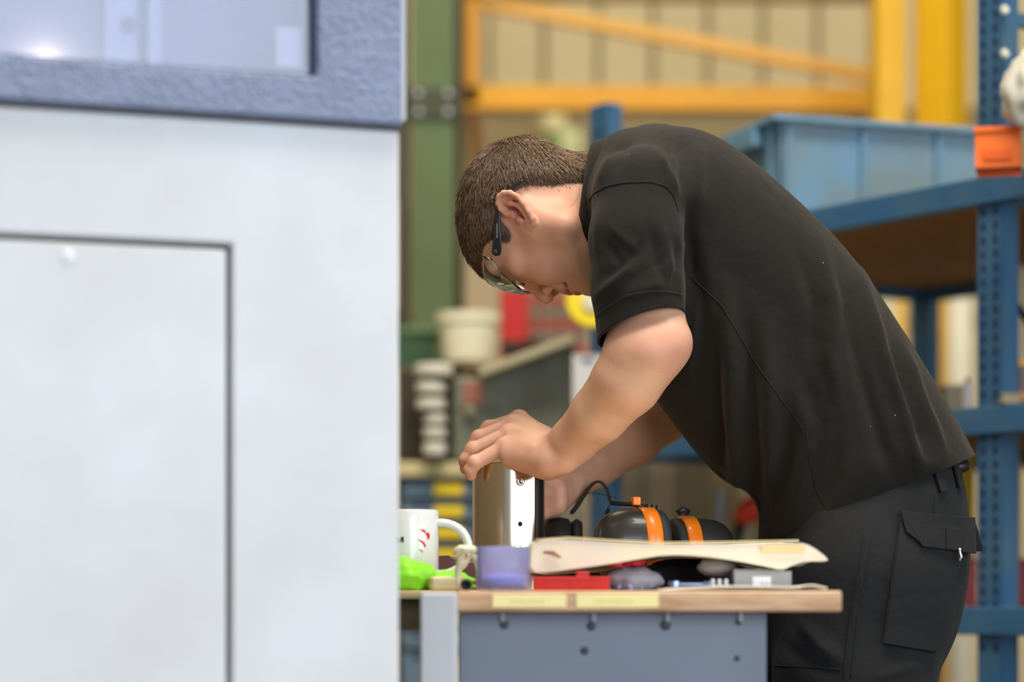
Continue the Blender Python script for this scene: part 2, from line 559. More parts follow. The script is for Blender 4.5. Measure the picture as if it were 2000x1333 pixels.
mk('plinth', box2(SL, -.04, .05, 1.15, 0, .1), mat('plinth_dark', srgb(40, 42, 48), .6), mac)
rs, rz_ = MP(133, 500)
rv = rot(lathe([(0, .0006), (.003, .0006), (.0036, .0002), (.0062, .0009), (.0078, .0006), (.0084, -.001), (0, -.001)], 24), Matrix.Rotation(math.pi / 2, 3, 'X'), (rs, .0012, rz_))
mk('cap_screw', rv, mat('cap_plastic', srgb(222, 224, 232), .2, coat=.5), door, smooth=True)
# blue upper casing round the window
sw, zw = MP(616, 152)
zw2 = zw + .34
mk('window_frame', prism_y([(SL, zt + .004), (0, zt + .004), (0, 2.18), (SL, 2.18), (SL, zw2), (sw, zw2), (sw, zw), (SL, zw)], -.010, .03), blu, mac, bevel=.004)
mk('frame_trim', box2(SL, .0015, -.0095, .026, zt + .0002, zt + .0038), mat('trim_dark', srgb(60, 62, 78), .5), mac)
mk('edge_strip', box2(.0005, .006, -.004, .03, zt + .01, 2.18), mat('edge_pale', srgb(196, 198, 206), .4), mac, bevel=.001)
glassm = bpy.data.materials.new('window_glass'); glassm.use_nodes = True
nt = glassm.node_tree; nt.nodes.remove(nt.nodes['Principled BSDF'])
g1_ = nt.nodes.new('ShaderNodeBsdfTransparent'); g1_.inputs[0].default_value = (.80, .82, .90, 1)
g2_ = nt.nodes.new('ShaderNodeBsdfGlossy'); g2_.inputs['Roughness'].default_value = .12; g2_.inputs[0].default_value = (.9, .92, 1, 1)
gm_ = nt.nodes.new('ShaderNodeMixShader'); gm_.inputs[0].default_value = .06
nt.links.new(g1_.outputs[0], gm_.inputs[1]); nt.links.new(g2_.outputs[0], gm_.inputs[2])
nt.links.new(gm_.outputs[0], nt.nodes['Material Output'].inputs[0])
mk('window_pane', box2(SL, sw - .0015, .004, .010, zw + .001, zw2), glassm, mac)
mk('window_gasket', join(box2(sw - .004, sw, -.006, .004, zw, zw2), box2(SL, sw, .001, .004, zw, zw + .003)), mat('gasket', srgb(46, 54, 92), .5), mac)
stl = mat('brushed_steel', srgb(104, 101, 112), .50, .35, var=.25, vscale=30, stretch=(1, 1, 30))
mk('inner_wall', box2(SL, -.03, .085, .092, zt, zw2 + .05), stl, mac)
s1, _ = MP(225, 80); s2_, _ = MP(335, 80)
mk('inner_door_edge', box2(s1, s1 + .035, .070, .084, zt + .01, zw2), mat('steel_mid', srgb(120, 116, 124), .4, .7), mac)
mk('inner_slide', box2(s2_ - .014, s2_, .064, .084, zt + .01, zw2), mat('steel_mid', srgb(120, 116, 124), .4, .7), mac)
ps_, pz_ = MP(272, 22)
mk('lock_boss', rot(lathe([(.009, 0), (.009, .006), (.005, .008), (0, .008)], 20), Matrix.Rotation(math.pi / 2, 3, 'X'), (ps_, .069, pz_)), mat('boss_dark', srgb(70, 64, 74), .5), mac, smooth=True)
ls_, lz_ = MP(112, 92)
lampo = mk('work_lamp', rot(lathe([(.0, .010), (.007, .008), (.009, 0), (0, 0)], 20), np.eye(3), (ls_, .066, zw - .006)), mat('lamp_glow', (1, .9, .7), .4, emit=(1.0, .82, .55), estr=8), mac, smooth=True)
ll = bpy.data.lights.new('work_lamp_light', 'POINT'); ll.energy = 0.30; ll.color = (1, .84, .58); ll.shadow_soft_size = .008
lo = bpy.data.objects.new('work_lamp_light', ll); COL.objects.link(lo); lo.parent = mac; lo.location = (ls_, .066, zw + .012)
st_, sz_ = MP(568, 88)
mk('inspection_sticker', box2(st_ - .014, st_ + .014, .0105, .0115, sz_ - .022, sz_ + .022), mat('sticker', srgb(168, 164, 170), .6), mac)

# ------------------------------------------------------------------ blue rack on the right
RD = np.array([-.57, .82]); RD /= np.linalg.norm(RD)       # along the front of the rack, away from the camera
RN = np.array([RD[1], -RD[0]])                              # into the rack (to the right)
R0 = W(1934, 0, 4.3)[:2]
R1 = R0 + RD * 1.16
RDEP = .96
rack_blue = mat('rack_blue', srgb(44, 92, 132), .45, var=.22, vscale=9, col2=srgb(64, 100, 126), bump=.15, bscale=60)
ra = math.atan2(RD[1], RD[0])
rack = thing('shelving_rack', 'blue perforated steel shelving rack behind the person', 'rack', (R0[0], R0[1], 0))
hole_m = mat('hole_dark', srgb(16, 44, 78), .7)
def rpt(a, b, z): p = R0 + RD * a + RN * b; return (p[0], p[1], z)
def upright(a, b, top, holes=1):
    p = rpt(a, b, 0)
    geo = join(box(0, 0, top / 2, .058, .004, top), box(-.027, .02, top / 2, .004, .042, top), box(.027, .02, top / 2, .004, .042, top))
    c, s = math.cos(ra + math.pi), math.sin(ra + math.pi)
    M = np.array([[c, -s, 0], [s, c, 0], [0, 0, 1]])
    o = mk('upright', geo, rack_blue, rack)
    o.location = (p[0] - R0[0], p[1] - R0[1], 0); o.rotation_euler = (0, 0, ra + math.pi)
    if holes == 1:
        z = .78; first = None
        while z < 2.0:
            for x, y in ((-.015, -.0024), (.015, -.0024)):
                if first is None: first = mk('slot', box(0, 0, 0, .010, .0012, .015), hole_m, o); first.location = (x, y, z)
                else: share(first, o, (x, y, z))
            z += .025
    elif holes == 2:
        hs_ = [box(x, -.0024, .8 + .025 * i, .010, .0012, .015) for i in range(int((top - .83) / .025)) for x in (-.015, .015)]
        mk('slot_row', join(*hs_), hole_m, o)['kind'] = 'stuff'
    return o
RT = W(0, 200, 5.23)[2]
upright(0, 0, 3.2, 1); upright(1.16, 0, RT, 2); upright(1.16, RDEP, RT, 0); upright(0, RDEP, 3.2, 0)
upright(-1.16, 0, 3.2, 0)
def shelf_beam(a0, a1, b, z, h=.05):
    p, q = rpt(a0, b, z), rpt(a1, b, z)
    mk('beam', beam(p, q, .028, h), rack_blue, rack, world=True, bevel=.003)
def side_beam(a, z, h=.04):
    mk('side_beam', beam(rpt(a, .02, z), rpt(a, RDEP, z), .025, h), rack_blue, rack, world=True)
chip = mat('chipboard', srgb(160, 118, 62), .75, var=.25, vscale=25)
def shelf(z):
    for a0, a1 in ((.0, 1.16), (-1.16, 0)):
        for b in (0, RDEP): shelf_beam(a0, a1, b, z)
        cs = [R0 + RD * (a0 + .01) + RN * .015, R0 + RD * (a1 - .01) + RN * .015, R0 + RD * (a1 - .01) + RN * (RDEP - .015), R0 + RD * (a0 + .01) + RN * (RDEP - .015)]
        mk('shelf_board', prism([tuple(c) for c in cs], z + .006, z + .024), chip, rack, world=True)
    for a in (0, 1.16): side_beam(a, z)
ZS = [W(0, 372, 4.3)[2], W(0, 822, 4.3)[2], W(0, 1214, 4.3)[2], .18]
for z in ZS: shelf(z)
mk('tie_bar', beam(rpt(1.16, 0, RT - .06), rpt(1.16, RDEP, RT - .06), .02, .015), mat('tie_dark', srgb(44, 66, 92), .5), rack, world=True)
mk('top_brace', beam(rpt(0, .02, W(0, 30, 4.3)[2]), rpt(0, RDEP, W(0, 30, 4.3)[2]), .02, .022), rack_blue, rack, world=True)
for py_ in (20, 105):
    bb_ = W(1961, py_, 4.27); mk('bolt', rot(lathe([(.008, 0), (.008, .006), (0, .008)], 8), Matrix.Rotation(math.pi / 2, 3, 'X'), bb_), mat('bolt_zinc', srgb(206, 204, 186), .35, .6), rack, world=True)
# ------------------------------------------------------------------ workbench
BZ = .882
YF = 2.90
wood = mat('bench_wood', srgb(214, 176, 142), .6, var=.22, vscale=18, stretch=(1, 6, 6), col2=srgb(190, 148, 112), bump=.2, bscale=50)
bx0, bx1 = W(892, 0, YF)[0], W(1645, 0, YF)[0]
bench = thing('workbench', 'workbench with plywood top and grey blue front panel beside the person', 'workbench', ((bx0 + bx1) / 2, 3.2, 0))
def wp_(name, geo, m, parent=bench, **k): return mk(name, geo, m, parent, world=True, **k)
wp_('tabletop', prism([(bx0, YF), (bx1, YF), (.335, 3.42), (.325, 3.72), (bx0, 3.72)], BZ - .0252, BZ), wood, bevel=.003)
pnl = mat('panel_greyblue', srgb(130, 139, 156), .5, var=.14, vscale=3, col2=srgb(120, 128, 142))
px1 = W(1497, 0, 2.94)[0]
fp = wp_('front_panel', box2(bx0 + .002, px1, 2.94, 2.965, .12, BZ - .026), pnl, bevel=.002)
wp_('rear_panel', box2(bx0 + .002, .30, 3.66, 3.685, .12, BZ - .026), pnl)
wp_('end_panel', box2(px1 - .02, px1 - .001, 2.966, 3.658, .12, BZ - .026), pnl)
px_ = W(820, 0, 2.87)[0], W(893, 0, 2.87)[0]
wp_('corner_post', box2(px_[0], px_[1], 2.87, 2.93, 0, W(0, 1158, 2.87)[2]), mat('post_white', srgb(196, 198, 206), .5, var=.06), bevel=.004)
wp_('foot_rail', box2(bx0, px1, 2.96, 3.02, .04, .12), pnl)
lab = mat('label_yellow', srgb(252, 236, 168), .6)
ink = mat('label_ink', srgb(232, 208, 136), .7)
for a, b in ((962, 1106), (1126, 1286)):
    xa, xb = W(a, 0, YF)[0], W(b, 0, YF)[0]
    za, zb_ = W(0, 1187, YF)[2], W(0, 1161, YF)[2]
    l = wp_('label_strip', box2(xa, xb, YF - .0012, YF + .001, za, zb_), lab, bench)
    wr_ = []; xx = xa + .022
    while xx < xb - .03:
        w_ = random.uniform(.002, .005); wr_.append(box(xx + w_ / 2, YF - .0014, (za + zb_) / 2, w_, .0006, .0035)); xx += w_ + .0022
    k = mk('handwriting', join(*wr_), ink, l); k.location = (-np.array(bench.location)).tolist(); k['kind'] = 'stuff'
dk = mat('screw_head_dark', srgb(64, 70, 80), .5)
for x, y, r in ((985, 1221, .0055), (1155, 1224, .0055), (1300, 1222, .0065), (1443, 1216, .004), (1142, 1272, .005), (1440, 1287, .0035)):
    p = W(x, y, 2.94)
    o = mk('screw', rot(lathe([(r, 0), (r * .95, .0015), (r * .4, .0022), (0, .0018)], 12), Matrix.Rotation(math.pi / 2, 3, 'X'), p), dk, bench, world=True, smooth=True)
for x in (981, 1159, 1303, 1446):
    p = W(x, 1206, 2.94); mk('bracket_tab', box(p[0], 2.938, p[2], .006, .004, .012), mat('tab_zinc', srgb(150, 154, 160), .4, .6), bench, world=True, bevel=.001)

# narrower bench behind the machine, on the left
t = thing('side_table', 'thin topped side table under the mug, partly behind the white machine', 'table', (-.17, 3.3, 0))
wp_('tabletop', box2(-.222, bx0 - .003, 3.06, 3.62, BZ - .010, BZ), mat('table_ply', srgb(206, 184, 138), .6, var=.2, vscale=12), t, bevel=.002)
wp_('apron', box2(-.22, bx0 - .006, 3.10, 3.12, BZ - .05, BZ - .011), mat('apron_olive', srgb(110, 100, 72), .7), t)
for x in (-.20, -.10):
    for y in (3.16, 3.56): wp_('leg', box2(x - .014, x + .014, y - .014, y + .014, 0, BZ - .011), mat('leg_dark', srgb(56, 54, 48), .5, .3), t, bevel=.002)
wp_('lower_shelf', box2(-.215, -.08, 3.14, 3.58, .42, .435), mat('table_ply', srgb(206, 184, 138)), t)

# ------------------------------------------------------------------ polished steel cylinder under the hands
TX, TY, TR_, TZ = (994 - 1000) * 3.47 / FPX, 3.47, .0522, W(0, 903, 3.42)[2]
steel = mat('polished_steel', srgb(214, 200, 178), .19, 1.0, var=.04, vscale=8)
cylp = thing('steel_cylinder', 'polished steel cylinder with milled flat standing on the workbench', 'cylinder', (TX, TY, BZ))
ho = TZ - BZ
def cyl_ring():
    pts = []; n = 128; a0, a1 = math.radians(10), math.radians(44)   # milled flat, angle measured from the camera side towards +x
    for k in range(n):
        a = -math.pi + 2 * math.pi * k / n
        r = TR_
        if a0 < a < a1:
            am = (a0 + a1) / 2; r = TR_ * math.cos((a1 - a0) / 2) / math.cos(a - am)
        pts.append((r * math.sin(a), -r * math.cos(a)))
    return pts
rg = cyl_ring(); n_ = len(rg); V = []; F = []
for z, s_ in ((0, .98), (.001, 1), (ho - .001, 1), (ho, .98)): V += [(x * s_, y * s_, z) for x, y in rg]
ri = .042
V += [(ri * math.sin(-math.pi + 2 * math.pi * k / n_), -ri * math.cos(-math.pi + 2 * math.pi * k / n_), ho) for k in range(n_)]
V += [(ri * math.sin(-math.pi + 2 * math.pi * k / n_), -ri * math.cos(-math.pi + 2 * math.pi * k / n_), 0) for k in range(n_)]
for i in range(6):
    j = (i + 1) % 6
    for k in range(n_): F.append((i * n_ + k, i * n_ + (k + 1) % n_, j * n_ + (k + 1) % n_, j * n_ + k))
o = mk('barrel', (np.array(V), F), steel, cylp)
bmx = bmesh.new(); bmx.from_mesh(o.data)
for e in bmx.edges:
    if len(e.link_faces) == 2 and e.calc_face_angle() > math.radians(12): e.smooth = False
for f in bmx.faces: f.smooth = True
bmx.to_mesh(o.data); bmx.free()
am = math.radians(27); fn_ = np.array([math.sin(am), -math.cos(am), 0]); ft = np.array([math.cos(am), math.sin(am), 0])
fr = TR_ * math.cos(math.radians(17))
def on_flat(s_, z, out=0): return fn_ * (fr + out) + ft * s_ + np.array([0, 0, z])
Mf = np.stack([ft, np.array([0, 0, 1.0]), fn_], 1)
zbolt = W(0, 941, 3.42)[2] - BZ; zhole = W(0, 1024, 3.42)[2] - BZ
sb = -.0075
mk('dowel', rot(lathe([(.0062, -.002), (.0062, .002), (.0055, .003), (.003, .0032), (.0022, .0018), (0, .0018)], 24), Mf, on_flat(sb, zbolt)), mat('dowel_steel', srgb(200, 200, 204), .2, 1), cylp, smooth=True)
mk('drilled_hole', rot(lathe([(.0036, -.001), (.0036, .0003), (0, .0003)], 20), Mf, on_flat(sb, zhole)), mat('hole_black', (.006, .006, .007), .8), cylp)
mk('thin_line', rot(box(0, 0, 0, .0009, .12, .0004), Mf, on_flat(sb, .07)), mat('line_grey', srgb(120, 120, 130), .3, .9), cylp)  # thin grey line down the flat
ad = math.radians(59)
blk = []
mk('dark_reflection', rot(box(0, 0, 0, .016, ho - .006, .0028), np.stack([np.array([math.cos(ad), math.sin(ad), 0]), np.array([0, 0, 1.0]), np.array([math.sin(ad), -math.cos(ad), 0])], 1), np.array([math.sin(ad), -math.cos(ad), 0]) * (TR_ + .0002) + [0, 0, ho / 2]), mat('reflection_black', (.010, .010, .012), .25), cylp, bevel=.0008)  # dark band of the steel's reflection, put in as a black strip
# ------------------------------------------------------------------ the person
YB = 3.50                                     # depth of the body's middle plane
person = thing('person', 'person in black polo shirt and black cargo trousers bending over the steel cylinder',
               'person', (0.50, YB, 0.0))

def skin_material():
    m = bpy.data.materials.new('skin'); m.use_nodes = True
    nt = m.node_tree; p = nt.nodes['Principled BSDF']
    p.inputs['Roughness'].default_value = 0.48
    p.inputs['Subsurface Weight'].default_value = 0.18
    p.inputs['Subsurface Radius'].default_value = (0.012, 0.004, 0.002)
    p.inputs['Subsurface Scale'].default_value = 0.5
    p.inputs['Specular IOR Level'].default_value = 0.4
    tc = nt.nodes.new('ShaderNodeTexCoord')
    def noise(scale, detail):
        n = nt.nodes.new('ShaderNodeTexNoise'); n.inputs['Scale'].default_value = scale
        n.inputs['Detail'].default_value = detail; nt.links.new(tc.outputs['Object'], n.inputs['Vector']); return n
    def ramp(src, lo, hi):
        r = nt.nodes.new('ShaderNodeMapRange'); r.inputs[1].default_value = lo; r.inputs[2].default_value = hi
        nt.links.new(src, r.inputs[0]); return r.outputs[0]
    def mix(fac, a, b):
        x = nt.nodes.new('ShaderNodeMix'); x.data_type = 'RGBA'
        nt.links.new(fac, x.inputs[0])
        for s, i in ((a, 6), (b, 7)):
            if isinstance(s, tuple): x.inputs[i].default_value = (*s, 1)
            else: nt.links.new(s, x.inputs[i])
        return x.outputs[2]
    base = mix(ramp(noise(22, 6).outputs['Fac'], .36, .66), (0.66, 0.385, 0.255), (0.60, 0.31, 0.205))
    # attribute 'flush': ruddy ear, knuckles, elbow, nose;  'stubble': shaved beard shadow
    for att, col in (('flush', (0.60, 0.20, 0.14)), ('stubble', (0.30, 0.18, 0.125)), ('lip', (0.48, 0.19, 0.15)), ('scalp', (0.06, 0.032, 0.018))):
        a = nt.nodes.new('ShaderNodeAttribute'); a.attribute_name = att
        base = mix(a.outputs['Fac'], base, col)
    v = nt.nodes.new('ShaderNodeTexVoronoi'); v.inputs['Scale'].default_value = 95
    nt.links.new(tc.outputs['Object'], v.inputs['Vector'])
    wn = nt.nodes.new('ShaderNodeTexWhiteNoise'); nt.links.new(v.outputs['Position'], wn.inputs['Vector'])
    lt = nt.nodes.new('ShaderNodeMath'); lt.operation = 'LESS_THAN'; lt.inputs[1].default_value = 0.10
    nt.links.new(v.outputs['Distance'], lt.inputs[0])
    g = nt.nodes.new('ShaderNodeMath'); g.operation = 'GREATER_THAN'; g.inputs[1].default_value = 0.93
    nt.links.new(wn.outputs['Value'], g.inputs[0])
    mm = nt.nodes.new('ShaderNodeMath'); mm.operation = 'MULTIPLY'
    nt.links.new(lt.outputs[0], mm.inputs[0]); nt.links.new(g.outputs[0], mm.inputs[1])
    m2 = nt.nodes.new('ShaderNodeMath'); m2.operation = 'MULTIPLY'; m2.inputs[1].default_value = 0.55
    nt.links.new(mm.outputs[0], m2.inputs[0])
    base = mix(m2.outputs[0], base, (0.22, 0.10, 0.06))      # freckles
    nt.links.new(base, p.inputs['Base Color'])
    b = nt.nodes.new('ShaderNodeBump'); b.inputs['Strength'].default_value = 0.25; b.inputs['Distance'].default_value = 0.0006
    nt.links.new(noise(900, 2).outputs['Fac'], b.inputs['Height']); nt.links.new(b.outputs[0], p.inputs['Normal'])
    return m
SKIN = skin_material()

# ---- head, in its own frame (u up, f forward, l towards the camera side), metres, origin between the ear canals
TILT = math.radians(15.5); LEAN = math.radians(25); YAW = math.radians(10)
u0 = np.array([-math.cos(TILT), 0, math.sin(TILT)]); f0 = np.array([-math.sin(TILT), 0, -math.cos(TILT)]); l0 = np.array([0, -1.0, 0])
hu = math.cos(LEAN) * u0 - math.sin(LEAN) * l0
hl_ = math.cos(LEAN) * l0 + math.sin(LEAN) * u0
hf = math.cos(YAW) * f0 - math.sin(YAW) * hl_
hl = math.cos(YAW) * hl_ + math.sin(YAW) * f0
HO = W(1063, 424, 3.45)
HM = np.stack([hu, hf, hl])                    # rows: local axes
def h2w(p): return np.asarray(p, float) @ HM + HO
def w2h(p): return (np.asarray(p, float) - HO) @ HM.T
def px2h(px, py, l):
    """point of the plane l = const in the head frame that is seen at this place"""
    o = w2h(np.array([0, 0, CAM_Z])); d = w2h(W(px, py, 1.0)) - o
    t = (l - o[2]) / d[2]
    return o + t * d

H = Field((-0.20, -0.135, -0.115), (0.15, 0.145, 0.115), 0.0016)
mm = lambda *a: np.array(a, float) / 1000.0
def HE(c, r, k=10, op='add', R=None): H.ell(mm(*c), mm(*r), R, k / 1000.0, op)
def HC(a, b, r0, r1, k=10, op='add'): H.cone(mm(*a), mm(*b), r0 / 1000., r1 / 1000., k / 1000., op)
HE((44, -4, 0), (80, 95, 75), 0)
HE((36, 40, 0), (58, 56, 63), 25)               # forehead
HE((-18, 38, 0), (62, 54, 59), 25)              # cheeks
HE((-62, 58, 0), (42, 40, 43), 22)              # jaw block
HE((-94, 74, 0), (19, 20, 24), 16)              # chin
for s in (1, -1):
    HC((-92, 72, 18 * s), (-58, 8, 54 * s), 15, 17, 22)     # jaw line
    HC((-56, 8, 55 * s), (0, -4, 62 * s), 17, 14, 20)
    HE((4, 70, 44 * s), (16, 18, 18), 16)        # cheekbone
    HE((-32, 68, 34 * s), (26, 22, 22), 18)
    HE((44, 86, 24 * s), (9, 10, 24), 12)        # brow
HE((46, 88, 0), (12, 8, 16), 12)
for s in (1, -1):
    HE((25, 97, 32 * s), (13, 13, 18), 10, 'carve')
    HE((24, 76, 31 * s), (13, 13, 14), 3)        # closed, lowered lid
    HE((18, 80, 31 * s), (5, 7, 14), 4)
HC((34, 88, 0), (-20, 107, 0), 7, 9, 9)         # nose
HE((-27, 109, 0), (11, 11, 12), 7)
for s in (1, -1):
    HE((-33, 97, 12.5 * s), (8.5, 10, 7.5), 5)
    HE((-42, 99, 7.5 * s), (7, 5.2, 4.0), 2, 'carve')
    HC((-26, 94, 20 * s), (-58, 84, 30 * s), 2.2, 1.6, 6, 'carve')   # nose to mouth fold
HE((-55, 91, 0), (8, 9, 22), 8)
HE((-62, 92, 0), (5.5, 9, 24), 4)
HE((-73, 90, 0), (6, 9, 21), 5)
HE((-67.5, 99, 0), (1.6, 12, 27), 2.5, 'carve')
HE((-67, 84, 27), (3, 6, 5), 4, 'carve'); HE((-67, 84, -27), (3, 6, 5), 4, 'carve')
HE((-83, 92, 0), (4.5, 8, 18), 6, 'carve')
# neck, out of the skull and into the collar
n0, n1 = w2h(W(1085, 428, 3.45)), w2h(W(1260, 440, 3.50))
H.cone(n0, n1, 0.060, 0.074, 0.03)
n2, n3 = w2h(W(1060, 372, 3.45)), w2h(W(1235, 372, 3.49))
H.cone(n2, n3, 0.040, 0.055, 0.03)
H.cone(w2h(W(1046, 450, 3.39)), w2h(W(1200, 545, 3.45)), 0.012, 0.013, 0.03)   # neck muscle behind the ear
# ears
def ear(sgn):
    zp = lambda x, y, l: (px2h(860 + x / 3.332, 230 + y / 3.332, l)) * np.array([1, 1, sgn])
    L = lambda v: 0.0685 + v / 1000.0
    rim = [(428, 628, 9), (392, 600, 12), (372, 555, 16), (378, 512, 19), (412, 489, 21), (455, 488, 22), (500, 512, 22),
           (540, 560, 21), (575, 615, 19), (600, 660, 16), (607, 690, 13)]
    P = [zp(x, y, L(v)) for x, y, v in rim]
    # shell between rim and head
    for (x, y, v) in rim[1:]:
        cx, cy = 500 + (x - 500) * .45, 592 + (y - 592) * .45
        H.cone(zp(x, y, L(v - 1.5)), zp(cx, cy, L(1)), 0.0034, 0.006, 0.004)
    H.ell(zp(500, 590, L(-2)), (0.024, 0.017, 0.012), None, 0.008)
    H.ell(zp(478, 592, L(13)), (0.0125, 0.0105, 0.013), None, 0.004, 'carve')
    H.ell(zp(530, 640, L(11)), (0.007, 0.006, 0.013), None, 0.003, 'carve')
    H.cone(zp(415, 540, L(19)), zp(495, 545, L(21)), 0.0022, 0.003, 0.003, 'carve')
    H.chain(P, [.0026, .003, .0034, .0036, .0036, .0036, .0036, .0036, .0036, .004, .0045], 0.002)
    H.chain([zp(560, 640, L(13)), zp(515, 575, L(16)), zp(455, 560, L(15)), zp(420, 555, L(14))], [.004, .0036, .003, .002], 0.004)   # antihelix
    H.ell(zp(592, 690, L(10)), (0.0085, 0.0075, 0.0042), None, 0.005)      # lobe
    H.ell(zp(520, 668, L(8)), (0.006, 0.005, 0.006), None, 0.004)          # tragus
    H.chain([zp(428, 628, L(9)), zp(470, 618, L(6)), zp(495, 610, L(3))], [.003, .003, .003], 0.004)
ear(1); ear(-1)
HV, HQ = H.mesh(1)
# cut the neck off deep inside the collar
HW = h2w(HV)

# flush / stubble / lip / scalp masks on the head
def pline(pts, l): return np.array([px2h(860 + x / 3.332, 230 + y / 3.332, l)[:2] for x, y in pts])
def bump_at(P, c, r): return np.exp(-((np.linalg.norm(P - c, axis=1) / r) ** 2))
hairline = [(1100, 330), (935, 360), (905, 352), (850, 385), (760, 400), (690, 425), (600, 432), (540, 440), (480, 478), (430, 520), (400, 600),
            (398, 660), (420, 690), (452, 730), (466, 775), (440, 806), (400, 802), (370, 778), (325, 800), (270, 845), (238, 900), (240, 960),
            (272, 1015), (322, 1052), (325, 1300), (-300, 1300), (-300, -300), (1100, -300)]
HP = pline(hairline, 0.066)
near2 = np.stack([HV[:, 0], HV[:, 1]], 1)
sdh = poly_sd(HP, near2[:, 0], near2[:, 1])             # > 0 inside the hair
onear = np.zeros(len(HV), bool)
earc = px2h(1010, 410, 0.08)
dl = np.abs(HV[:, 2]) - 0.0745
ear_zone = (np.hypot(HV[:, 0] - earc[0], HV[:, 1] - earc[1]) < 0.034) & (dl > 0.0)
# over the top of the head the hairline does not depend on l; at the forehead it is a straight fringe
sdh = np.where(ear_zone, -0.02, sdh)
mask = {}
mask['scalp'] = np.clip(sdh / 0.012 + 0.35, 0, 1)
mask['flush'] = np.clip(0.75 * bump_at(HV * [1, 1, 1], earc, 0.026) + 0.45 * bump_at(HV, mm(-28, 108, 0), 0.022)
                        + 0.30 * bump_at(HV, mm(-22, 70, 46), 0.03) + 0.3 * bump_at(HV, mm(-40, -30, 60), 0.04), 0, 1)
st = np.zeros(len(HV))
for c, r, a in ((mm(-88, 70, 32), .036, .55), (mm(-66, 36, 50), .035, .2), (mm(-100, 40, 30), .04, .5), (mm(-56, 92, 8), .018, .35), (mm(-96, 84, 8), .03, .5)):
    st = np.maximum(st, a * bump_at(HV, c, r))
mask['stubble'] = st
mask['lip'] = np.clip(1.3 * np.exp(-((HV[:, 0] + .067) / .008) ** 2) * (HV[:, 1] > .078) * (np.abs(HV[:, 2]) < .026) - .2, 0, .8)

# ---- near arm (his left) with the hand on top of the cylinder
A = Field(W(885, 955, 3.36) - [0, .02, .02], W(1370, 540, 3.36) + [0, 0, 0], 0.0017) if False else \
    Field((-0.085, 3.195, 1.005), (0.275, 3.56, 1.315), 0.0016)
sh, el, wr = W(1262, 360, 3.325), W(1276, 668, 3.275), W(1082, 890, 3.40)
A.chain([W(1248, 520, 3.318), W(1258, 600, 3.306), W(1284, 668, 3.288)], [.046, .048, .046], 0.02)
A.ell(W(1308, 676, 3.270), (.022, .028, .024), None, 0.024)                     # point of the elbow
A.ell(W(1232, 690, 3.28), (.038, .042, .042), None, 0.03)                      # crook of the elbow and forearm bulk
fd = (wr - el) / np.linalg.norm(wr - el)
fl = np.cross(fd, (0, 1, 0)); fl /= np.linalg.norm(fl)
fore = [W(1262, 690, 3.28), W(1224, 745, 3.295), W(1170, 810, 3.335), W(1120, 862, 3.375), W(1086, 890, 3.40)]
A.chain(fore, [.051, .0475, .0395, .0325, .0300], 0.008)
A.ell(W(1100, 905, 3.375), (.016, .015, .016), None, 0.014)                     # wrist bone
# hand: back of the hand from wrist to knuckles
mcp = [W(1012, 821, 3.50), W(1002, 831, 3.475), W(993, 849, 3.45), W(984, 874, 3.426)]
pip = [W(956, 838, 3.505), W(937, 857, 3.475), W(925, 880, 3.445), W(928, 905, 3.418)]
dip = [W(936, 858, 3.500), W(921, 880, 3.473), W(910, 899, 3.445), W(918, 919, 3.420)]
tip = [W(927, 882, 3.498), W(915, 902, 3.472), W(910, 916, 3.446), W(920, 929, 3.423)]
wrh = [W(1078, 872, 3.425), W(1076, 882, 3.41), W(1074, 892, 3.395), W(1070, 902, 3.385)]
for i in range(4):
    A.cone(wrh[i], mcp[i], .022, .0122, 0.014)
A.ell(W(1040, 882, 3.43), (.036, .040, .022), None, 0.016)
A.cone(W(1062, 906, 3.40), W(998, 893, 3.415), .021, .0160, 0.012)             # outer edge of the palm
A.cone(W(1062, 904, 3.43), W(1015, 890, 3.46), .018, .014, 0.012)
for i in range(4):
    r = [.0108, .0112, .0108, .0099][i]
    A.ell(mcp[i] + np.array([0, 0, .003]), (r * 1.12,) * 3, None, 0.006)        # knuckles
    A.chain([mcp[i], pip[i], dip[i], tip[i]], [r * 1.12, r * 1.02, r * .93, r * .80], 0.0035)
    A.ell(pip[i] + np.array([-.0012, 0, .0012]), (r * 1.04,) * 3, None, 0.004)
# thumb, on the far side of the hand, gripping the rim
A.chain([W(1062, 880, 3.44), W(1045, 880, 3.495), W(1030, 905, 3.530), W(1022, 930, 3.532)], [.016, .0125, .0105, .0095], 0.006)
# tendons and wrist creases
for i in range(4):
    A.cone(wrh[i] + np.array([-.02, 0, .018]), mcp[i] + np.array([.008, 0, .006]), .0035, .004, 0.010)
AV, AQ = A.mesh(1)

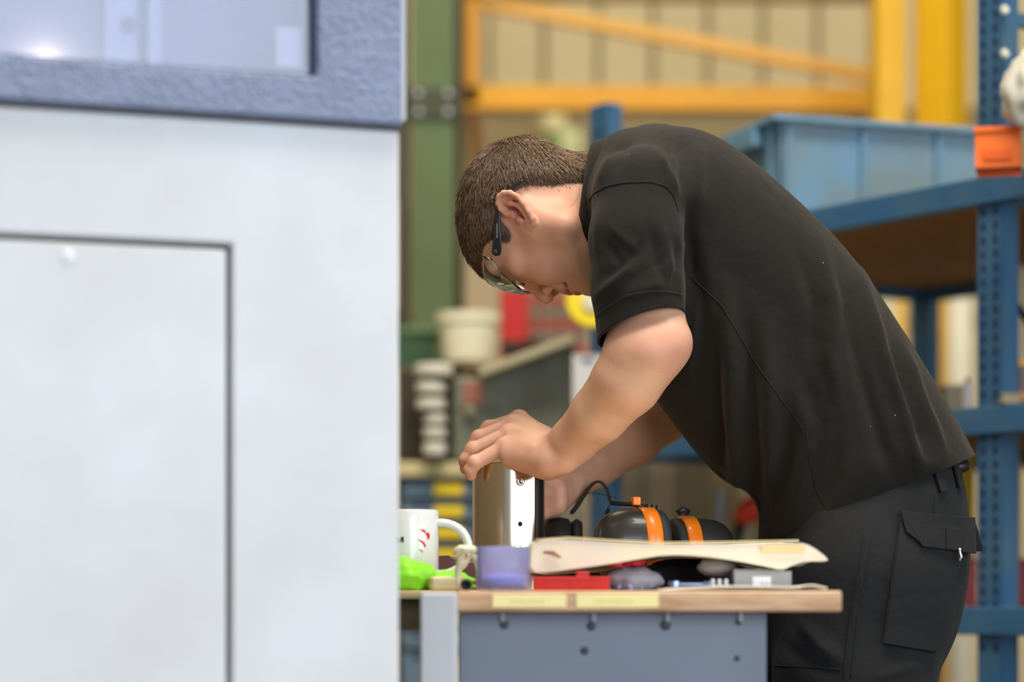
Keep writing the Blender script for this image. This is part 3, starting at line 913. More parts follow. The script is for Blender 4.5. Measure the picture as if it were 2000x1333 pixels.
# ---- far arm (his right), hand low round the back of the cylinder
B = Field((-0.09, 3.40, 0.93), (0.33, 3.86, 1.33), 0.0024)
B.chain([W(1300, 560, 3.70), W(1352, 742, 3.73)], [.050, .046], 0.02)
B.chain([W(1352, 742, 3.73), W(1290, 800, 3.70), W(1230, 853, 3.665), W(1165, 905, 3.625), W(1112, 944, 3.585)], [.046, .050, .045, .034, .0285], 0.015)
B.chain([W(1112, 944, 3.585), W(1085, 962, 3.565), W(1068, 975, 3.555)], [.028, .027, .024], 0.012)
B.ell(W(1084, 968, 3.55), (.020, .022, .024), None, 0.016)                     # ball of the thumb
for i, (dz, r) in enumerate(((0.022, .0095), (.012, .0098), (.002, .0093), (-.007, .0082))):
    zc = W(1060, 985, 3.55)[2] + dz
    ps = []
    for a in (18, 48, 82, 112):
        t = math.radians(a); R_ = 0.053 + r
        ps.append(np.array([(994 - 1000) * 3.47 / FPX + R_ * math.cos(t), 3.47 + R_ * math.sin(t), zc + (dz - .008) * (.9 if a > 20 else 0)]))
    B.cone(W(1075, 972, 3.560), ps[0] + np.array([.012, .03, 0]), .018, .0115, 0.01)
    B.chain([ps[0] + np.array([.012, .03, 0])] + ps[1:], [r * 1.1, r * 1.05, r * .95, r * .85], 0.004)
B.chain([W(1080, 955, 3.565), W(1062, 950, 3.548), np.array([.030, 3.540, W(1060, 940, 3.5)[2]])], [.015, .011, .009], 0.012)
BV, BQ = B.mesh(1)

# ---- trunk under the shirt, so that head and arms belong to one body
TORSO = smooth_poly([(1160, 290), (1188, 264), (1240, 251), (1330, 249), (1400, 270), (1480, 327), (1580, 418), (1650, 489), (1716, 580),
         (1792, 700), (1852, 800), (1900, 890), (1940, 975), (1720, 1080), (1505, 1150), (1480, 1060), (1486, 1000), (1462, 958), (1420, 946), (1375, 903),
         (1320, 833), (1270, 765), (1225, 700), (1195, 610), (1170, 520), (1158, 400)], 2)
TW = np.array([W(x, y, YB)[[0, 2]] for x, y in TORSO])
def inflate(F_, polyw, R, b, yc=YB, inset=0.0, pw=2.0):
    """F_ field gets the 2D outline polyw swollen to half-depth b about the plane y = yc"""
    X = F_.ax[0][:, None]; Z = F_.ax[2][None, :]
    s = poly_sd(polyw, X, Z) - inset
    s = np.minimum(s, R * 1.0)
    s = np.where(s > 0, blur2(s, 6), s)
    e = np.clip(1 - s / R, 0, None)
    bb = b(X, Z) if callable(b) else np.full(s.shape, b)
    y = np.abs(F_.ax[1] - yc)
    q = (y[None, :, None] / bb[:, None, :]) ** pw + (e[:, None, :]) ** 2
    return (np.sqrt(q) - 1) * R
T = Field((TW[:, 0].min(), YB - .2, TW[:, 1].min()), (TW[:, 0].max(), YB + .2, TW[:, 1].max()), 0.012)
T.f = np.minimum(T.f, inflate(T, TW, 0.13, 0.13, inset=0.03).astype(np.float32))
T.cone(W(1200, 430, YB), W(1350, 450, YB), .06, .085, .02)
for y_, q in ((3.33, W(1256, 480, 3.31)), (3.68, W(1300, 540, 3.69))):
    T.cone(np.array([W(1270, 430, YB)[0], y_ + (.09 if y_ < YB else -.09), W(1270, 430, YB)[2]]), q, .050, .044, .01)
TV, TQ = T.mesh(1)

Vs = [HW, AV, BV, TV]; Qs = [HQ, AQ, BQ, TQ]; off = 0; allQ = []
for v, q in zip(Vs, Qs): allQ.append(q + off); off += len(v)
BVt = np.vstack(Vs); BQt = np.vstack(allQ)
body = mk('body', (BVt, BQt), SKIN, person, world=True, smooth=True, fix=False)
def flush_arm(V, pts):
    f = np.zeros(len(V))
    for c, r, a in pts: f = np.maximum(f, a * np.exp(-((np.linalg.norm(V - c, axis=1) / r) ** 2)))
    return f
att = {k: np.zeros(len(BVt)) for k in ('flush', 'stubble', 'lip', 'scalp')}
for k in mask: att[k][:len(HW)] = mask[k]
hp = [(m_, .013, .45) for m_ in mcp] + [(p_, .012, .55) for p_ in pip] + [(t_, .012, .6) for t_ in tip] + [(W(1040, 915, 3.39), .03, .3)] + [(W(1310, 680, 3.24), .04, .35)]
att['flush'][len(HW):len(HW) + len(AV)] = flush_arm(AV, hp)
att['flush'][len(HW) + len(AV):len(HW) + len(AV) + len(BV)] = flush_arm(BV, [(W(1085, 975, 3.53), .03, .4)])
for k, v in att.items():
    a = body.data.attributes.new(k, 'FLOAT', 'POINT'); a.data.foreach_set('value', v.astype(np.float32))

# ---- hair: a close cap plus short strands
HN = normals(HV, HQ)
hk = mat('hair', (0.075, 0.042, 0.022), rough=0.55, var=0.5, vscale=40, bump=0.5, bscale=300)
off_ = 0.0065 * np.clip((sdh + .001) / 0.022, 0, 1) ** 0.6
vin = sdh > -0.0015
fsel = vin[HQ].all(1) & (HV[HQ].mean(1)[:, 0] > -0.125)
used = np.unique(HQ[fsel]); remap = -np.ones(len(HV), int); remap[used] = np.arange(len(used))
capV = HV + HN * off_[:, None]
for _ in range(4): capV = np.where(vin[:, None], relax(capV, HQ, .5), capV)
hair = mk('hair', (h2w(capV[used]), remap[HQ[fsel]]), hk, person, world=True, smooth=True, fix=False)
hair['label'] = 'short brown hair'
whorl = mm(70, -86, 0)
fsel2 = (sdh[HQ].mean(1) > -0.006) & (HV[HQ].mean(1)[:, 0] > -0.125) & ((sdh[HQ].mean(1) > -.001) | (HV[HQ].mean(1)[:, 1] < .01))
fc = HQ[fsel2]; cen = capV[fc].mean(1); fn = normals(capV, HQ)[fc].mean(1)
fa = np.linalg.norm(np.cross(capV[fc][:, 2] - capV[fc][:, 0], capV[fc][:, 3] - capV[fc][:, 1]), axis=1)
NS = 15000
fa = fa * np.clip(1 + sdh[fc].mean(1) / .008, .06, 1)
pick = np.random.choice(len(fc), NS, p=fa / fa.sum())
SV = []; SF = []
rr = np.random.rand
base_p = cen[pick] + (np.random.rand(NS, 3) - .5) * 0.0022
nn = fn[pick] / (np.linalg.norm(fn[pick], axis=1)[:, None] + 1e-9)
dirv = base_p - whorl
dirv = dirv - nn * (dirv * nn).sum(1)[:, None]
dirv /= np.linalg.norm(dirv, axis=1)[:, None] + 1e-9
# forehead hair falls forward, side hair lies back and down
cl = np.sin(base_p[:, 0] * 210 + base_p[:, 2] * 160) * .22 + np.sin(base_p[:, 1] * 190 - base_p[:, 0] * 90) * .22
side = np.cross(nn, dirv)
dirv = dirv + side * (cl + np.random.randn(NS) * .16)[:, None]
dirv /= np.linalg.norm(dirv, axis=1)[:, None]
sd_b = poly_sd(HP, base_p[:, 0], base_p[:, 1])
Ls = np.clip(.006 + .55 * sd_b, .006, .021) * (0.75 + .5 * np.random.rand(NS))
fringe = (base_p[:, 1] > .065)
Ls = np.where(fringe, np.maximum(Ls, .016), Ls)
lift = (0.20 + .22 * np.random.rand(NS))
ring = [(math.cos(2 * math.pi * k / 3), math.sin(2 * math.pi * k / 3)) for k in range(3)]
rows = []
for t, w in ((0, 1.0), (.35, .95), (.7, .75), (1.0, .15)):
    c = base_p + dirv * (Ls * t)[:, None] + nn * (Ls * lift * (t - .62 * t * t))[:, None] - nn * .001
    s2 = np.cross(dirv, nn)
    for a, b in ring:
        rows.append(c + (s2 * a + nn * b) * (.00050 * w))
SVa = np.stack(rows, 1).reshape(-1, 3)
tri = []
for seg in range(3):
    for k in range(3):
        tri.append((seg * 3 + k, seg * 3 + (k + 1) % 3, (seg + 1) * 3 + (k + 1) % 3, (seg + 1) * 3 + k))
SFa = (np.arange(NS)[:, None, None] * 12 + np.array(tri)[None]).reshape(-1, 4)
hs = mat('hair_strand', (0.23, 0.135, 0.072), rough=0.42, var=0.6, vscale=260, col2=(0.085, 0.046, 0.025))
strands = mk('hair_strands', (h2w(SVa), SFa), hs, hair, world=False, smooth=True, fix=False)
strands.location = (-np.array(person.location)).tolist(); strands['kind'] = 'stuff'
# eyebrows
for s in (1, -1):
    bp = []
    for i in range(90):
        t = random.random(); c = mm(45 + 4 * math.sin(t * 3.0) + random.uniform(-2.5, 2.5), 95.5 - 17 * t * t, (10 + 36 * t)) * np.array([1, 1, s])
        bp.append(tube([c, c + mm(2, 1.5, 6 * s)], [.0004, .0001], 3))
    g = join(*bp); e = mk('eyebrow', (h2w(g[0]), g[1]), hs, person, world=True, fix=False)

# ---- clothing
cloth = bpy.data.materials.new('black_jersey'); cloth.use_nodes = True
def cloth_nodes(m, c1, c2, sheen, weave, lint, shc=(1, .9, .78)):
    nt = m.node_tree; p = nt.nodes['Principled BSDF']
    p.inputs['Roughness'].default_value = 0.95; p.inputs['Specular IOR Level'].default_value = 0.25
    p.inputs['Sheen Weight'].default_value = sheen; p.inputs['Sheen Roughness'].default_value = 0.45
    p.inputs['Sheen Tint'].default_value = (*shc, 1)
    tc = nt.nodes.new('ShaderNodeTexCoord')
    def nz(sc, det=3):
        n = nt.nodes.new('ShaderNodeTexNoise'); n.inputs['Scale'].default_value = sc; n.inputs['Detail'].default_value = det
        nt.links.new(tc.outputs['Object'], n.inputs['Vector']); return n.outputs['Fac']
    mx = nt.nodes.new('ShaderNodeMix'); mx.data_type = 'RGBA'
    mx.inputs[6].default_value = (*c1, 1); mx.inputs[7].default_value = (*c2, 1)
    nt.links.new(nz(9), mx.inputs[0])
    v = nt.nodes.new('ShaderNodeTexVoronoi'); v.inputs['Scale'].default_value = 70
    nt.links.new(tc.outputs['Object'], v.inputs['Vector'])
    wn = nt.nodes.new('ShaderNodeTexWhiteNoise'); nt.links.new(v.outputs['Position'], wn.inputs['Vector'])
    a = nt.nodes.new('ShaderNodeMath'); a.operation = 'LESS_THAN'; a.inputs[1].default_value = 0.07
    nt.links.new(v.outputs['Distance'], a.inputs[0])
    g = nt.nodes.new('ShaderNodeMath'); g.operation = 'GREATER_THAN'; g.inputs[1].default_value = 1 - lint
    nt.links.new(wn.outputs['Value'], g.inputs[0])
    q = nt.nodes.new('ShaderNodeMath'); q.operation = 'MULTIPLY'
    nt.links.new(a.outputs[0], q.inputs[0]); nt.links.new(g.outputs[0], q.inputs[1])
    m2 = nt.nodes.new('ShaderNodeMix'); m2.data_type = 'RGBA'
    nt.links.new(q.outputs[0], m2.inputs[0]); nt.links.new(mx.outputs[2], m2.inputs[6]); m2.inputs[7].default_value = (.22, .19, .15, 1)
    nt.links.new(m2.outputs[2], p.inputs['Base Color'])
    b = nt.nodes.new('ShaderNodeBump'); b.inputs['Strength'].default_value = 0.35; b.inputs['Distance'].default_value = 0.0012
    nt.links.new(nz(weave, 2), b.inputs['Height'])
    b2 = nt.nodes.new('ShaderNodeBump'); b2.inputs['Strength'].default_value = 0.5; b2.inputs['Distance'].default_value = 0.006
    nt.links.new(nz(26, 3), b2.inputs['Height']); nt.links.new(b.outputs[0], b2.inputs['Normal'])
    nt.links.new(b2.outputs[0], p.inputs['Normal'])
cloth_nodes(cloth, (0.0100, 0.0090, 0.0072), (0.0135, 0.0120, 0.0098), 0.07, 800, 0.03)
twill = bpy.data.materials.new('black_twill'); twill.use_nodes = True
cloth_nodes(twill, (0.0125, 0.0128, 0.0140), (0.0160, 0.0162, 0.0175), 0.04, 900, 0.02, (.85, .9, 1))

S = Field((TW[:, 0].min() - .03, YB - .30, TW[:, 1].min() - .02), (TW[:, 0].max() + .02, YB + .27, TW[:, 1].max() + .03), 0.0042)
zz = lambda py: CAM_Z + (HOR - py) * YB / FPX
S.f = np.minimum(S.f, inflate(S, TW, 0.135, 0.172).astype(np.float32))
# shoulders and sleeves: near, then far
S.cone(W(1232, 392, 3.42), W(1254, 388, 3.345), .070, .064, .05)
SLV = [(W(1248, 380, 3.335), .0635), (W(1243, 470, 3.305), .0635), (W(1246, 560, 3.295), .0625), (W(1256, 700, 3.285), .060)]
S.chain([p for p, r in SLV], [r for p, r in SLV], .012)
S.cone(W(1280, 350, 3.60), W(1290, 400, 3.67), .080, .070, .05)
S.chain([W(1290, 400, 3.67), W(1300, 620, 3.70)], [.068, .066], .015)
SV_, SQ_ = S.mesh(2)

def clip_mesh(V, Q, planes):
    """planes: (point, normal, selector) -> faces beyond the plane (along normal) are removed inside the selector"""
    bm = bmesh.new()
    vs_ = [bm.verts.new(tuple(v)) for v in V]
    for q in Q:
        try: bm.faces.new([vs_[i] for i in q])
        except ValueError: pass
    for pt, nr, sel in planes:
        fs = [f for f in bm.faces if sel(f.calc_center_median())]
        es = {e for f in fs for e in f.edges}; vv = {v for f in fs for v in f.verts}
        bmesh.ops.bisect_plane(bm, geom=list(vv) + list(es) + fs, plane_co=Vector(pt), plane_no=Vector(nr), dist=1e-6)
        pn = Vector(nr).normalized(); po = Vector(pt)
        dead = [f for f in bm.faces if sel(f.calc_center_median()) and (f.calc_center_median() - po).dot(pn) > 1e-6]
        bmesh.ops.delete(bm, geom=dead, context='FACES')
    bmesh.ops.delete(bm, geom=[v for v in bm.verts if not v.link_faces], context='VERTS')
    bmesh.ops.triangulate(bm, faces=[f for f in bm.faces if len(f.verts) > 4])
    bm.verts.index_update(); bm.verts.ensure_lookup_table()
    V2 = np.array([tuple(v.co) for v in bm.verts]); F2 = [tuple(v.index for v in f.verts) for f in bm.faces]
    bm.free(); return V2, F2

def plane_y(p, q, keep):
    """plane through the photo points p, q (at body depth), parallel to the view; 'keep' lies on the kept side"""
    a, b, c = W(*p, YB), W(*q, YB), W(*keep, YB)
    d = b - a; n = np.array([d[2], 0, -d[0]]); n /= np.linalg.norm(n)
    if n @ (c - a) > 0: n = -n
    return a, n
hp_, hn_ = plane_y((1900, 890), (1478, 1066), (1500, 600))
cufp = W(1172, 668, 3.29); cufq = W(1335, 616, 3.29); cd = cufq - cufp
cufn = np.array([cd[2], 0, -cd[0]]); cufn /= np.linalg.norm(cufn); cufn = cufn if cufn[2] < 0 else -cufn
cufn = cufn + np.array([0, -.24, 0]); cufn /= np.linalg.norm(cufn)
far_c = W(1300, 540, 3.70)
sx1 = W(1352, 600, 3.29)[0]
neckp, neckn = W(1158, 430, 3.45), np.array([-1.0, 0, .05])
planes = [(hp_, hn_, lambda c: True),
          (cufp, cufn, lambda c: c.y < 3.358 and c.x < sx1 and c.z < W(1250, 520, 3.3)[2]),
          (far_c, (0, 0, -1), lambda c: c.y > 3.60 and c.x < W(1400, 500, 3.7)[0] and c.z < W(1250, 500, 3.7)[2] and c.y > 3.66)]
CV, CF = clip_mesh(SV_, SQ_, planes)
CQ = np.array([f if len(f) == 4 else (f + (f[-1],))[:4] for f in CF if len(f) in (3, 4)])

def fold(V, N, px, path, width, amp, side=-1):
    d, t = line_dist(px, path)
    fade = np.clip(np.minimum(t, 1 - t) * 4, 0, 1)
    m = (N[:, 1] * side > 0.05)
    return np.where(m, amp * np.exp(-(d / width) ** 2) * (0.25 + .75 * fade), 0)
NRM = normals(CV, CQ); PX = project(CV)
folds = [  # path, half-width px, height m
    ([(1600, 470), (1627, 601), (1622, 700), (1640, 800)], 15, 0.0072), ([(1560, 480), (1590, 600), (1580, 720)], 12, -0.0048),
    ([(1680, 535), (1718, 684), (1763, 800), (1800, 925)], 13, 0.0096), ([(1655, 580), (1680, 720), (1720, 860), (1740, 930)], 16, -0.0072),
    ([(1759, 667), (1796, 779), (1845, 890)], 11, 0.0072), ([(1740, 690), (1775, 800), (1810, 890)], 10, -0.0056),
    ([(1420, 560), (1432, 785), (1440, 955)], 17, .0085), ([(1395, 640), (1398, 800), (1412, 930)], 14, -.0080),
    ([(1462, 640), (1470, 820), (1480, 980)], 15, -.0090), ([(1500, 640), (1505, 830), (1512, 1010)], 17, .0080),
    ([(1545, 790), (1535, 900), (1500, 1010)], 16, -.0090), ([(1590, 830), (1570, 930), (1545, 1040)], 18, .0060),
    ([(1560, 700), (1600, 830), (1585, 960)], 16, -.0050), ([(1640, 840), (1625, 930), (1600, 1000)], 15, -.0045),
    ([(1360, 480), (1372, 620), (1366, 760)], 13, -.0060), ([(1350, 560), (1350, 700), (1345, 800)], 12, .0045),
    ([(1285, 300), (1308, 335), (1322, 380)], 10, .0040), ([(1325, 262), (1335, 310), (1338, 380)], 12, -.0055),
    ([(1362, 275), (1366, 330), (1360, 420)], 14, .0040), ([(1300, 268), (1310, 310), (1312, 345)], 9, -.0035),
    ([(1195, 300), (1180, 330), (1172, 360)], 9, .0030), ([(1230, 275), (1212, 310), (1205, 345)], 10, -.0025),
    # sleeve
    ([(1240, 505), (1205, 548), (1164, 580)], 9, .0042), ([(1262, 470), (1225, 515), (1180, 545)], 9, -.0032),
    ([(1190, 440), (1222, 470), (1250, 492)], 8, .0030), ([(1180, 470), (1200, 495), (1215, 520)], 7, -.0026),
    ([(1290, 430), (1300, 490), (1318, 540)], 10, .0030), ([(1265, 430), (1280, 500), (1300, 560)], 8, -.0030),
    ([(1170, 400), (1166, 460), (1172, 520)], 9, .0026), ([(1300, 555), (1270, 560), (1230, 575)], 7, .0024),
    ([(1320, 470), (1322, 520), (1316, 570)], 7, -.0028), ([(1310, 500), (1260, 530), (1215, 560)], 6, -.0020),
]
D = np.zeros(len(CV))
for path, w, a in folds: D += fold(CV, NRM, PX, path, w, a * 1.5)
# the sleeve lies over the trunk: press the trunk in along the sleeve's rear edge
D += fold(CV, NRM, PX, [(1346, 400), (1350, 480), (1350, 600), (1344, 700)], 9, -.010)
CV = CV + NRM * D[:, None]
for _ in range(2): CV = np.where((np.abs(D) > 1e-5)[:, None], relax(CV, CQ, .4), CV)
shirt = mk('polo_shirt', (CV, CQ), cloth, person, world=True, smooth=True, fix=False, solid=0.0022)
shirt['label'] = 'short-sleeved black polo shirt'
SB = bvh_of(CV, CQ)
mk('seam', seam(SB, [(1150, 392), (1160, 378), (1185, 364), (1225, 357), (1270, 356), (1300, 364), (1316, 382), (1324, 412)], .0013, 60, .0004), cloth, shirt, smooth=True).location = (-np.array(person.location)).tolist()
mk('seam', seam(SB, [(1346, 540), (1372, 562), (1410, 597), (1434, 640), (1470, 700), (1525, 780), (1570, 840)], .0011, 80, .0003), cloth, shirt, smooth=True).location = (-np.array(person.location)).tolist()
mk('seam', seam(SB, [(1576, 850), (1580, 900), (1596, 960), (1612, 990)], .0010, 50, .0003), cloth, shirt, smooth=True).location = (-np.array(person.location)).tolist()
mk('cuff_band', seam(SB, [(1166, 618), (1190, 598), (1225, 578), (1265, 570), (1300, 570), (1331, 576)], .0013, 60, .0003), cloth, shirt, smooth=True).location = (-np.array(person.location)).tolist()
def along(p, q, n=60): return [(p[0] + (q[0] - p[0]) * t, p[1] + (q[1] - p[1]) * t) for t in np.linspace(0, 1, n)]
# collar: folded band round the neck
cr = []
cc = W(1171, 418, 3.465); ca = np.array([-.97, .10, .12]); ca /= np.linalg.norm(ca)
cu = np.array([ca[2], 0, -ca[0]]); cu /= np.linalg.norm(cu); cv = np.cross(ca, cu)
prof = [(.0, .000), (.010, -.002), (.020, .000), (.022, .004), (.014, .008), (-.002, .012), (-.020, .016), (-.022, .012), (-.006, .006)]
for k in range(48):
    a = 2 * math.pi * k / 48
    for h_, o_ in prof:
        rx, ry = .097 + o_, .076 + o_
        cr.append(cc + ca * h_ + cu * rx * math.cos(a) + cv * ry * math.sin(a))
m_ = len(prof); cF = []
for k in range(48):
    for j in range(m_):
        cF.append((k * m_ + j, k * m_ + (j + 1) % m_, ((k + 1) % 48) * m_ + (j + 1) % m_, ((k + 1) % 48) * m_ + j))
collar = mk('collar', (np.array(cr), cF), cloth, shirt, smooth=True); collar.location = (-np.array(person.location)).tolist()

# trousers
TR = smooth_poly([(1500, 930), (1700, 850), (1850, 858), (1876, 930), (1888, 1000), (1892, 1090), (1880, 1180), (1862, 1250), (1836, 1300),
      (1815, 1345), (1800, 1440), (1520, 1440), (1500, 1250), (1488, 1100), (1488, 1000)], 2)
TRW = np.array([W(x, y, YB)[[0, 2]] for x, y in TR])
G = Field((.30, YB - .25, 0.06), (.72, YB + .25, 1.12), 0.005)
X_ = G.ax[0]
G.f = np.minimum(G.f, inflate(G, TRW, 0.115, 0.165).astype(np.float32))
for y_, dx in ((3.415, 0), (3.60, -55)):
    P = [W(1690 + dx * .3, 1130, y_), W(1668 + dx, 1330, y_), W(1640 + dx, 1660, y_ - .0), W(1680 + dx, 2000, y_ + .0), W(1690 + dx, 2230, y_)]
    G.chain(P, [.110, .105, .082, .078, .080], .03)
G.cone((.52, YB, .72), (.5, YB, .5), .012, .012, .02, 'carve')
GV, GQ = G.mesh(2)
wp, wn_ = plane_y((1500, 985), (1878, 895), (1650, 1300))
GV, GF = clip_mesh(GV, GQ, [(wp, wn_, lambda c: c.z > .9), ((0, 0, .085), (0, 0, -1), lambda c: c.z < .2)])
GQ = np.array([f if len(f) == 4 else (f + (f[-1],))[:4] for f in GF if len(f) in (3, 4)])
GN = normals(GV, GQ); GP = project(GV); D = np.zeros(len(GV))
for path, w, a in [([(1700, 1010), (1680, 1120), (1650, 1330)], 9, .0030), ([(1730, 1010), (1715, 1120), (1690, 1330)], 16, -.0030),
                   ([(1560, 1210), (1600, 1260), (1640, 1290)], 14, .0050), ([(1520, 1250), (1580, 1300), (1640, 1320)], 14, -.0040),
                   ([(1800, 1290), (1760, 1310), (1700, 1330)], 14, .0040)]:
    D += fold(GV, GN, GP, path, w, a)
GV = GV + GN * D[:, None]
trousers = mk('trousers', (GV, GQ), twill, person, world=True, smooth=True, fix=False, solid=.002)
trousers['label'] = 'black cargo trousers'
GB = bvh_of(GV, GQ)
NEG = (-np.array(person.location)).tolist()
def tpart(name, geo, m=twill, bevel=.001):
    o = mk(name, geo, m, trousers, smooth=True, bevel=bevel); o.location = NEG; return o
tpart('cargo_pocket', panel_on(GB, [(1757, 1018), (1884, 1030), (1822, 1274), (1724, 1258)], 12, 16, .0085, .011))
fl_ = panel_on(GB, [(1753, 1002), (1887, 1013), (1889, 1082), (1792, 1072)], 14, 8, .0135, .004)
flap = tpart('pocket_flap', fl_)
tpart('pocket_flap', panel_on(GB, [(1753, 1002), (1772, 1003), (1800, 1073), (1764, 1046)], 4, 6, .0132, .004))
tpart('flap_tab', panel_on(GB, [(1833, 1032), (1862, 1034), (1862, 1078), (1833, 1076)], 5, 6, .0155, .003))
tg = cast(GB, 1853, 1082, .018)[0]
o_ = mk('zip_pull', tube([tg + [0, 0, .006], tg, tg + [.002, -.001, -.006], tg + [-.001, 0, -.011]], .0021, 6), mat('pull_metal', (.75, .75, .75), .3, .8), trousers, smooth=True); o_.location = NEG
tpart('belt_loop', panel_on(GB, [(1822, 925), (1838, 922), (1846, 960), (1833, 964)], 4, 8, .006, .004))
tpart('belt_loop', panel_on(GB, [(1858, 912), (1866, 912), (1876, 952), (1868, 956)], 4, 8, .006, .004))
for path in ([(1690, 1040), (1678, 1120), (1660, 1210), (1648, 1325)], [(1703, 1040), (1692, 1120), (1674, 1210), (1662, 1325)],
             [(1500, 1300), (1560, 1303), (1640, 1308)], [(1825, 968), (1823, 990), (1822, 1003)]):
    tpart('stitch_line', seam(GB, path, .0011, 40, .0004), bevel=0)
bk = W(1893, 1040, 3.47)
tpart('back_pocket_flap', prism_y([(bk[0] - .016, bk[2] + .022), (bk[0] + .002, bk[2] + .018), (bk[0] + .014, bk[2] - .022), (bk[0] + .012, bk[2] - .028), (bk[0] - .010, bk[2] - .022)], 3.44, 3.50))
# belt end at the back of the waist
be = W(1872, 912, 3.47)
tpart('belt', tube([be + [-.016, -.03, -.004], be + [.004, -.018, 0], be + [.008, .0, .002], be + [.004, .03, .002], be + [-.02, .06, .002]], .0095, 10), mat('belt_black', (.012, .012, .012), .4), bevel=0)
# boots
bt = mat('boot_leather', (0.02, 0.018, 0.016), .5, bump=.3, bscale=200)
for y_, dx in ((3.415, 0), (3.60, -55)):
    q = W(1690 + dx, 2230, y_)
    K = Field((q[0] - .26, y_ - .08, -.01), (q[0] + .12, y_ + .08, .22), .008)
    K.cone((q[0], y_, .2), (q[0] + .005, y_, .07), .048, .05, .02); K.cone((q[0] - .01, y_, .05), (q[0] - .16, y_, .035), .048, .046, .03)
    K.cone((q[0] + .03, y_, .04), (q[0] + .02, y_, .05), .042, .042, .03)
    K.f = np.maximum(K.f, (0.0 - K.ax[2])[None, None, :].astype(np.float32) + .004)
    kv, kq = K.mesh(1)
    boot = mk('boot', (kv, kq), bt, person, world=True, smooth=True, fix=False)
    so = mk('sole', prism(smooth_poly([(q[0] + .075, y_ - .035), (q[0] + .08, y_ + .035), (q[0] - .08, y_ + .05), (q[0] - .19, y_ + .04), (q[0] - .21, y_), (q[0] - .19, y_ - .04), (q[0] - .08, y_ - .05)], 2), 0.0, .022), mat('rubber', (.015, .015, .015), .8), boot, smooth=False)
    so.location = NEG

# ---- safety glasses
gl = thing('safety_glasses', 'clear wraparound safety glasses with black side arm worn on the face', 'glasses', h2w(mm(30, 100, 0)).tolist())
GL = (-np.array(gl.location)).tolist()
gblack = mat('glasses_black', (.012, .012, .012), .35)
def gpart(name, geo, m, parent=gl, **k):
    o = mk(name, (h2w(geo[0]), geo[1]), m, parent, world=(parent is gl), **k)
    if parent is not gl: o.location = GL
    return o
lens_m = bpy.data.materials.new('clear_lens'); lens_m.use_nodes = True
nt = lens_m.node_tree; pb = nt.nodes['Principled BSDF']
pb.inputs['Base Color'].default_value = (.93, .97, .95, 1); pb.inputs['Roughness'].default_value = .02
pb.inputs['Transmission Weight'].default_value = 1.0; pb.inputs['IOR'].default_value = 1.5
nu_, nv_ = 41, 15
LP = np.zeros((nu_, nv_, 3))
for i in range(nu_):
    ph = math.radians(-84 + 168 * i / (nu_ - 1))
    edge = abs(ph) / math.radians(84)
    top = 50 - 6 * edge ** 2; bot = 4 + 30 * edge ** 3.0 - 9 * math.exp(-((abs(ph) - .55) / .35) ** 2) + 16 * math.exp(-(ph / .16) ** 2)
    for j in range(nv_):
        t = j / (nv_ - 1); u_ = bot + (top - bot) * t
        bulge = 5 * (1 - (2 * t - 1) ** 2)
        LP[i, j] = mm(u_, 62 + (49 + bulge) * math.cos(ph) ** .8, (75 + bulge * .3) * math.sin(ph))
lens = gpart('lens', grid_surface(LP), lens_m, smooth=True, solid=.0022)
brow = [LP[i, -1] for i in range(nu_)]
gpart('lens_rim', tube([LP[i, 0] for i in range(nu_)], .0011, 6), lens_m, smooth=True)
gpart('brow_rim', tube(brow, .0013, 6), lens_m, smooth=True)
gpart('nose_pad', join(tube([mm(26, 96, 9), mm(14, 100, 12), mm(4, 100, 13)], .0022, 8), tube([mm(26, 96, -9), mm(14, 100, -12), mm(4, 100, -13)], .0022, 8)), lens_m, smooth=True)
for s in (1, -1):
    zp = lambda x, y, l: px2h(860 + x / 3.332, 230 + y / 3.332, l) * np.array([1, 1, s])
    path = [zp(362, 905, .0805), zp(368, 850, .0815), zp(374, 780, .082), zp(370, 700, .082), zp(378, 620, .0815), zp(398, 540, .080), zp(450, 462, .0765), zp(510, 425, .074), zp(545, 405, .072)]
    wid = [.0080, .0088, .0066, .0044, .0036, .0032, .0030, .0030, .0026]
    # flat arm: width across the face, thin outwards
    rows = []
    for i, p in enumerate(path):
        d = path[min(i + 1, len(path) - 1)] - path[max(i - 1, 0)]; d /= np.linalg.norm(d)
        lat = np.array([0, 0, s * 1.0]); sd = np.cross(lat, d); sd /= np.linalg.norm(sd)
        for k in range(10):
            a = 2 * math.pi * k / 10
            rows.append(p + sd * wid[i] * math.cos(a) + lat * .0024 * math.sin(a))
    F_ = [(i * 10 + k, i * 10 + (k + 1) % 10, (i + 1) * 10 + (k + 1) % 10, (i + 1) * 10 + k) for i in range(len(path) - 1) for k in range(10)]
    F_ += [tuple(range(9, -1, -1)), tuple((len(path) - 1) * 10 + k for k in range(10))]
    arm = gpart('side_arm', (np.array(rows), F_), gblack, smooth=True, subsurf=1)
    c = zp(358, 875, .0845)
    gpart('hinge_screw', rot(lathe([(0, .0016), (.0028, .0014), (.0036, .0004), (.0036, -.001), (0, -.001)], 16), np.eye(3), c) if s > 0 else
          rot(lathe([(0, -.0016), (.0028, -.0014), (.0036, -.0004), (.0036, .001), (0, .001)], 16), np.eye(3), c), mat('screw_dark', (.05, .05, .055), .25, .5), arm, smooth=True)
    if s > 0:     # small white print along the arm
        pr = []
        for i in range(9):
            y0 = 690 + i * 10.5
            a_, b_ = zp(367, y0, .0850), zp(370.5 + (i % 3), y0 + 7, .0850)
            pr.append(box(*((a_ + b_) / 2), abs(b_[0] - a_[0]) + .0006, abs(b_[1] - a_[1]) * .55, .0003))
        gpart('printed_text', join(*pr), mat('print_white', (.6, .6, .6), .6), arm)
# ------------------------------------------------------------------ things on the bench
def px_r(a, b, d): return (b - a) * d / FPX / 2
